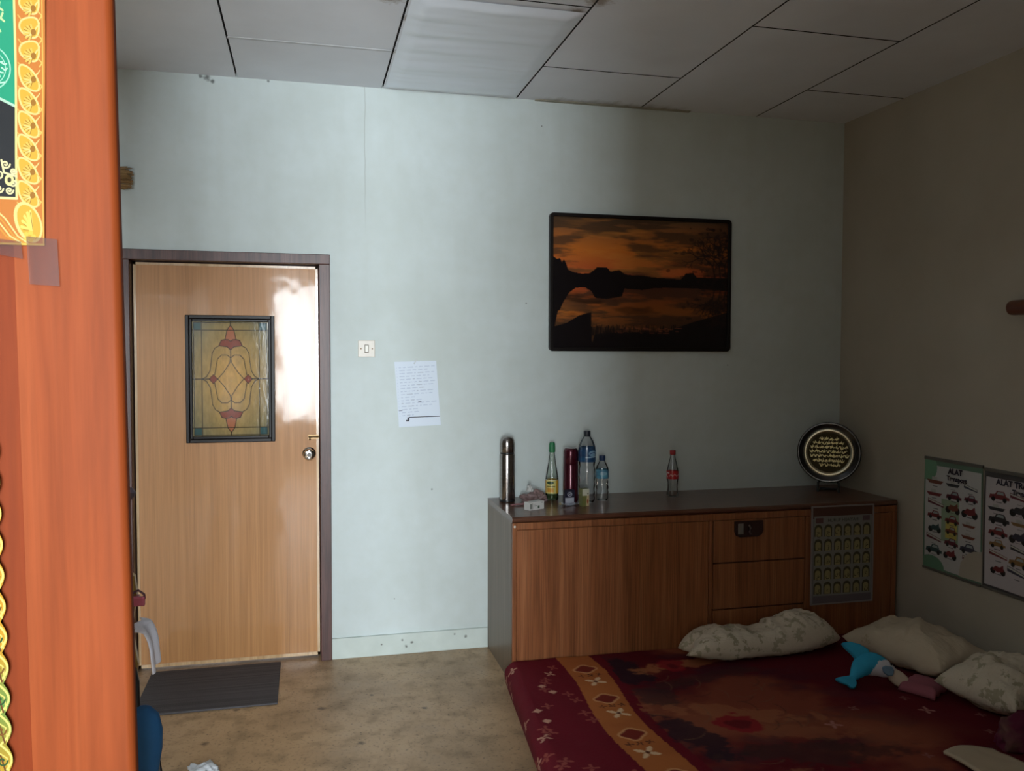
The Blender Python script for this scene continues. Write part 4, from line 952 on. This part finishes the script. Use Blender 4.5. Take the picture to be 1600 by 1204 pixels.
# canvas in photo-like units: x 0..70, y 0..430 (y=0 is the top)
def Bn(x, y): return (x + 100, y + 120)
cv = Canvas(171, 506, 2.4, (226, 140, 44)); cv.a[:] = np.array(lin((222, 132, 44)))
GOLD, PALE, OLV = (238, 186, 52), (250, 228, 140), (176, 116, 20)
cv.poly([Bn(-100, -120), Bn(22, -120), Bn(27, 171), Bn(-100, 112)], (16, 168, 124)); cv.poly([Bn(-100, 114), Bn(27, 172), Bn(29, 312), Bn(-100, 312)], (18, 20, 24))
cv.stroke([Bn(-100, 116), Bn(27, 172)], 4, (196, 236, 206)); cv.stroke([Bn(22, -120), Bn(27, 172), Bn(29, 314)], 3.4, (246, 238, 150)); cv.stroke([Bn(-100, 314), Bn(29, 314)], 4, (246, 230, 160))
for k in range(-6, 14):      # border leaves
    y = k * 36 - 4
    if y > 285: break
    L = [Bn(31, y), Bn(31, y + 20), Bn(40, y + 38), Bn(60, y + 44), Bn(63, y + 30), Bn(50, y + 8)]
    if k < 3: L = [Bn(60, y), Bn(36, y + 4), Bn(30, y + 18), Bn(40, y + 30), Bn(56, y + 34), Bn(62, y + 22)]
    for _ in range(3): L = [(P[0] * f1 + Q[0] * (1-f1), P[1] * f1 + Q[1] * (1-f1)) for P, Q in zip(L, L[1:] + L[:1]) for f1 in (.75, .25)]
    cv.poly(L, GOLD); cv.stroke(L + [L[0]], 2.8, PALE)
    for q in range(7):
        a = .2 + q * .42; cv.stroke([Bn(52, y + 25), Bn(52 - 14 * math.sin(a), y + 25 - 12 * math.cos(a))], 2.6, (246, 206, 90)); cv.stroke([Bn(52, y + 25), Bn(52 - 14 * math.sin(a + .2), y + 25 - 12 * math.cos(a + .2))], .9, (168, 104, 20))
    cv.stroke([Bn(60, y + 28), Bn(66, y + 34), Bn(62, y + 40)], 2, (246, 206, 100)); cv.stroke([Bn(30, y + 36), Bn(36, y + 44), Bn(44, y + 48)], 2, (244, 190, 90))
    for q in range(6):
        a = .3 + q * .5; cv.stroke([Bn(52, y + 26), Bn(52 - 13 * math.cos(a * .9), y + 26 + 11 * math.sin(a * 1.6) - 6)], 1.4, PALE)
    cv.ell(*Bn(53, y + 24), 4, 5, OLV)
cv.stroke([Bn(65, -120), Bn(69, 384)], 1.6, (246, 200, 90))
# bottom border with the large palmettes
for cx in (-70, -25, 46):
    cv.ell(*Bn(cx, 350), 20, 33, PALE, 1, -.35); cv.ell(*Bn(cx + 1, 350), 16, 28, GOLD, 1, -.35)
    for q in range(9):
        a = PI * .55 + q * .32; cv.stroke([Bn(cx + 6, 362), Bn(cx + 6 + 24 * math.cos(a) * .7, 362 - 30 * abs(math.sin(a)))], 3.2, (252, 232, 110)); cv.stroke([Bn(cx + 7, 362), Bn(cx + 8 + 22 * math.cos(a + .14) * .7, 362 - 28 * abs(math.sin(a + .14)))], .8, OLV)
    for q in range(5): cv.ell(*Bn(cx + 2 + 6 * math.cos(q*1.25), 372 + 6*math.sin(q*1.25)), 3.6, 3.6, (248, 214, 80)); 
for s in range(4): cv.stroke([Bn(-40 + s*7, 318), Bn(-10 + s*7, 345), Bn(12 + s*6, 372), Bn(30 + s*5, 382)], 2.4, PALE if s % 2 else (232, 160, 50))
cv.stroke([Bn(-100, 384), Bn(70, 384)], 3, (250, 214, 90))
def spiral(cx, cy, r, s, col, wd=2.6, turns=1.6):
    cv.stroke([Bn(cx + s * r * (1 - t/24) * math.cos(t*turns*2*PI/24), cy + r * (1 - t/24) * math.sin(t*turns*2*PI/24)) for t in range(22)], wd, col)
for dx in (0, -52):
    for (x, y, r, s) in ((12, 262, 7, 1), (24, 290, 6, -1), (18, 302, 6, 1), (2, 278, 8, -1), (2, 300, 7, 1), (24, 272, 5, 1)): spiral(x + dx, y, r, s, (244, 232, 176))
    cv.ell(*Bn(18 + dx, 286), 7, 9, (246, 232, 160)); cv.ell(*Bn(18 + dx, 286), 3, 4, (60, 50, 20)); cv.stroke([Bn(6 + dx, 256), Bn(10 + dx, 275), Bn(28 + dx, 280)], 3, (244, 232, 176))
for rr, wd in ((38, 2), (31, 1.4)): cv.stroke([Bn(-20 + rr * math.cos(t*PI/16), 115 + (rr - 2) * math.sin(t*PI/16)) for t in range(33)], wd, (176, 236, 206))
for k in range(16):
    x = rnd.uniform(-44, 6); y = rnd.uniform(92, 138); cv.stroke([Bn(x, y), Bn(x + 5, y + rnd.uniform(-5, 5)), Bn(x + 8, y + rnd.uniform(-2, 6))], 2.2, (200, 246, 214))
for k in range(18):
    x = rnd.uniform(-90, 10); y = rnd.uniform(-20, 50); cv.stroke([Bn(x, y), Bn(x + rnd.uniform(-6, 7), y + 8), Bn(x + rnd.uniform(0, 9), y + 12)], 3, (216, 244, 170))
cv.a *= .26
BNM = painted_mat('banner_print', .6, 0, .12)
# canvas point (100, 120) is photo pixel (0, 0); the banner keeps its left part out of the frame
sheet('banner_print', cv, lambda X, Y: (-.0195 + (X - 100) * .00076 + (Y - 120) * -.0000162 + .0068, -.001 - .0015 * np.sin(Y * .02), .313 - (Y - 120) * .000815), BNM, bn)
TP = clear_mat('clear_tape', (.80, .75, .73), .3, .08)
for l_ in list(TP.node_tree.links):
    if l_.to_node.type == 'MIX_SHADER' and l_.to_socket == l_.to_node.inputs[0]: nd_ = l_.to_node; TP.node_tree.links.remove(l_); nd_.inputs[0].default_value = .006
def tape(pts, label):
    bm = BM(); prism(bm, pts, PY - .0062, PY - .0056); o = obj('clear_tape', bm, TP, None); tag(o, label, 'tape'); return o
tape([(-3.456, 1.745), (-3.420, 1.742), (-3.418, 1.682), (-3.453, 1.684)], 'clear tape holding the lower right corner of the banner')
tape([(-3.53, 1.745), (-3.462, 1.738), (-3.460, 1.716), (-3.53, 1.728)], 'longer clear tape strip under the bottom edge of the banner')
# lower scalloped gold and green ornament, on the side board
orn = thing('gold_ornament_strip', 'scalloped yellow and green ornamental strip at the lower left edge', 'ornament', (-3.49, PY - .004, 1.10))
cv = Canvas(60, 560, 2.2, (226, 176, 40)); Xc, Yc = cv.X, cv.Y
gr = np.clip((Yc - 330) / 60, 0, 1)[..., None] * np.clip(1 - abs(Yc - 430)[..., None] / 130, 0, 1); cv.a = np.array(lin((232, 170, 32))) * (1 - gr) + np.array(lin((110, 160, 70))) * gr
for k in range(12):
    y = k * 49 + 4
    cv.stroke([(58 - 10 * (1 - math.sin(t*PI/10)) ** 1 * 1.4, y + t * 4.9) for t in range(11)], 3, (250, 236, 130)); cv.stroke([(20, y), (44, y + 18), (50, y + 46)], 2.4, (120, 70, 10)); cv.stroke([(28, y), (52, y + 22), (54, y + 44)], 2, (250, 230, 120))
    cv.stroke([(46 + 7*math.cos(t*.55)*(1-t/14), y + 26 + 9*math.sin(t*.55)*(1-t/14)) for t in range(12)], 2.4, (140, 90, 16) if k % 2 else (40, 90, 40)); cv.stroke([(10, y + 30), (26, y + 44), (10, y + 49)], 3, (170, 60, 20))
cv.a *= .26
sheet('ornament_print', cv, lambda X, Y: (-.0555 + X * .00088 + Y * .0000185, np.full_like(X, -.002), .395 - Y * .00082), BNM, orn,
      keep=lambda X, Y: X < 60 - 8 * (1 - np.abs(np.sin((Y - 4) * PI / 49))))

# ================================================================== THINGS HALF HIDDEN BEHIND THE POST
GY = -2.4
st = thing('gilded_stand', 'narrow carved gold stand rising behind the wooden post', 'stand', (-3.526, GY, 0))
GD = plain('gilt_paint', (176, 142, 74), .35, .5, .3)
bm = BM(); pts = [(.030, .01)]
for k in range(28):
    z = .03 + k * .039; pts.append((.034 + .0065 * math.sin(k * 1.5), z))
pts += [(.036, 1.09), (.022, 1.10), (-.03, 1.10), (-.03, .01)]
prism(bm, pts, -.012, .012); obj('carved_panel', bm, GD, st, bevel=.004)
bm = BM(); box(bm, -.08, .045, -.09, .09, 0, .02); obj('stand_foot', bm, GD, st, bevel=.004)
bm = BM(); lathe(bm, [(.004, 0), (.012, .008), (.014, .018), (.008, .028), (.001, .03)], 16); bmesh.ops.translate(bm, verts=bm.verts[:], vec=(.025, 0, 1.262))
tube(bm, [(.02, 0, 1.09), (.025, 0, 1.268)], .004, 8); tag(obj('finial', bm, plain('lilac_plastic', (112, 104, 122), .4), st, smooth=True), 'small greyish lilac knob on top')
# pink clip
pc = thing('pink_clip', 'small pink plastic clip sticking out from the post edge', 'clip', (-3.485, GY - .0, 1.04))
PKM = plain('pink_plastic', (186, 92, 112), .4)
bm = BM(); box(bm, -.012, .018, -.024, -.014, -.016, .006); obj('jaw', bm, PKM, pc, bevel=.003)
bm = BM(); tube(bm, [(-.012, -.018, .012), (.004, -.018, .020), (.016, -.018, .010), (.017, -.018, .0)], .0028, 8); obj('spring', bm, plain('dark_wire', (90, 50, 60), .4), pc)
bm = BM(); box(bm, -.012, .004, -.016, .0, -.006, .006); obj('grip', bm, PKM, pc)
# white cloth draped
cv = Canvas(.20, .13, 220, (236, 236, 246))
o = sheet('white_cloth', cv, lambda X, Y: (-3.5 + .014 + .034 * np.sin(np.clip(X / .13, 0, 1) * PI/2) + .006 * np.sin(Y * 70) + .006*np.clip(X/.2,0,1), GY - .018 - (Y - .06) * .8 - .004 * np.cos(X * 50), .985 - .014 * np.clip(X/.05, 0, 1) - np.clip(X - .05, 0, 1) * .58 + .006 * np.sin(X * 30) + 0 * Y), CL)
so = o.modifiers.new('s', 'SOLIDIFY'); so.thickness = .003
tag(o, 'white cloth draped over the gold stand behind the post', 'cloth')
# blue bag
bb = thing('blue_bag', 'blue fabric bag hanging low behind the wooden post', 'bag', (-3.466, GY - .098, .52))
bm = BM(); prof = [(.012, .02), (.018, .10), (.026, .16), (.033, .21), (.034, .25), (.028, .285), (.014, .303), (.002, .306)]
rings = []
for r, z in prof:
    rings.append([bm.verts.new((r * 1.22 * math.cos(2*PI*k/24) + .004, r * .9 * math.sin(2*PI*k/24), z * 1.0)) for k in range(24)])
for i in range(len(rings)-1):
    for k in range(24): bm.faces.new([rings[i][k], rings[i][(k+1) % 24], rings[i+1][(k+1) % 24], rings[i+1][k]])
bm.faces.new(rings[0][::-1]); bm.faces.new(rings[-1])
obj('bag_body', bm, plain('blue_fabric', (24, 82, 126), .8), bb, smooth=True)
bm = BM(); tube(bm, [(-.004, 0, .30), (-.01, .03, .35), (-.02, .055, .37), (-.03, .06, .33)], .004, 8); obj('strap', bm, BLKP, bb)
bm = BM(); tube(bm, [(.034, .006, .21), (.036, .004, .15), (.030, .004, .08), (.024, .004, .0)], [.003, .008, .009, .008], 8); tag(obj('side_strap', bm, BLKP, bb, smooth=True), 'black side strap')
# white scrap on the floor
crumple('paper_scrap', (-3.50, -1.13, .0005), (.055, .04, .035), plain('white_scrap', (206, 210, 214), .6), 'crumpled white paper scrap on the floor at the bottom edge', 'paper', 2.8, 20, .5)
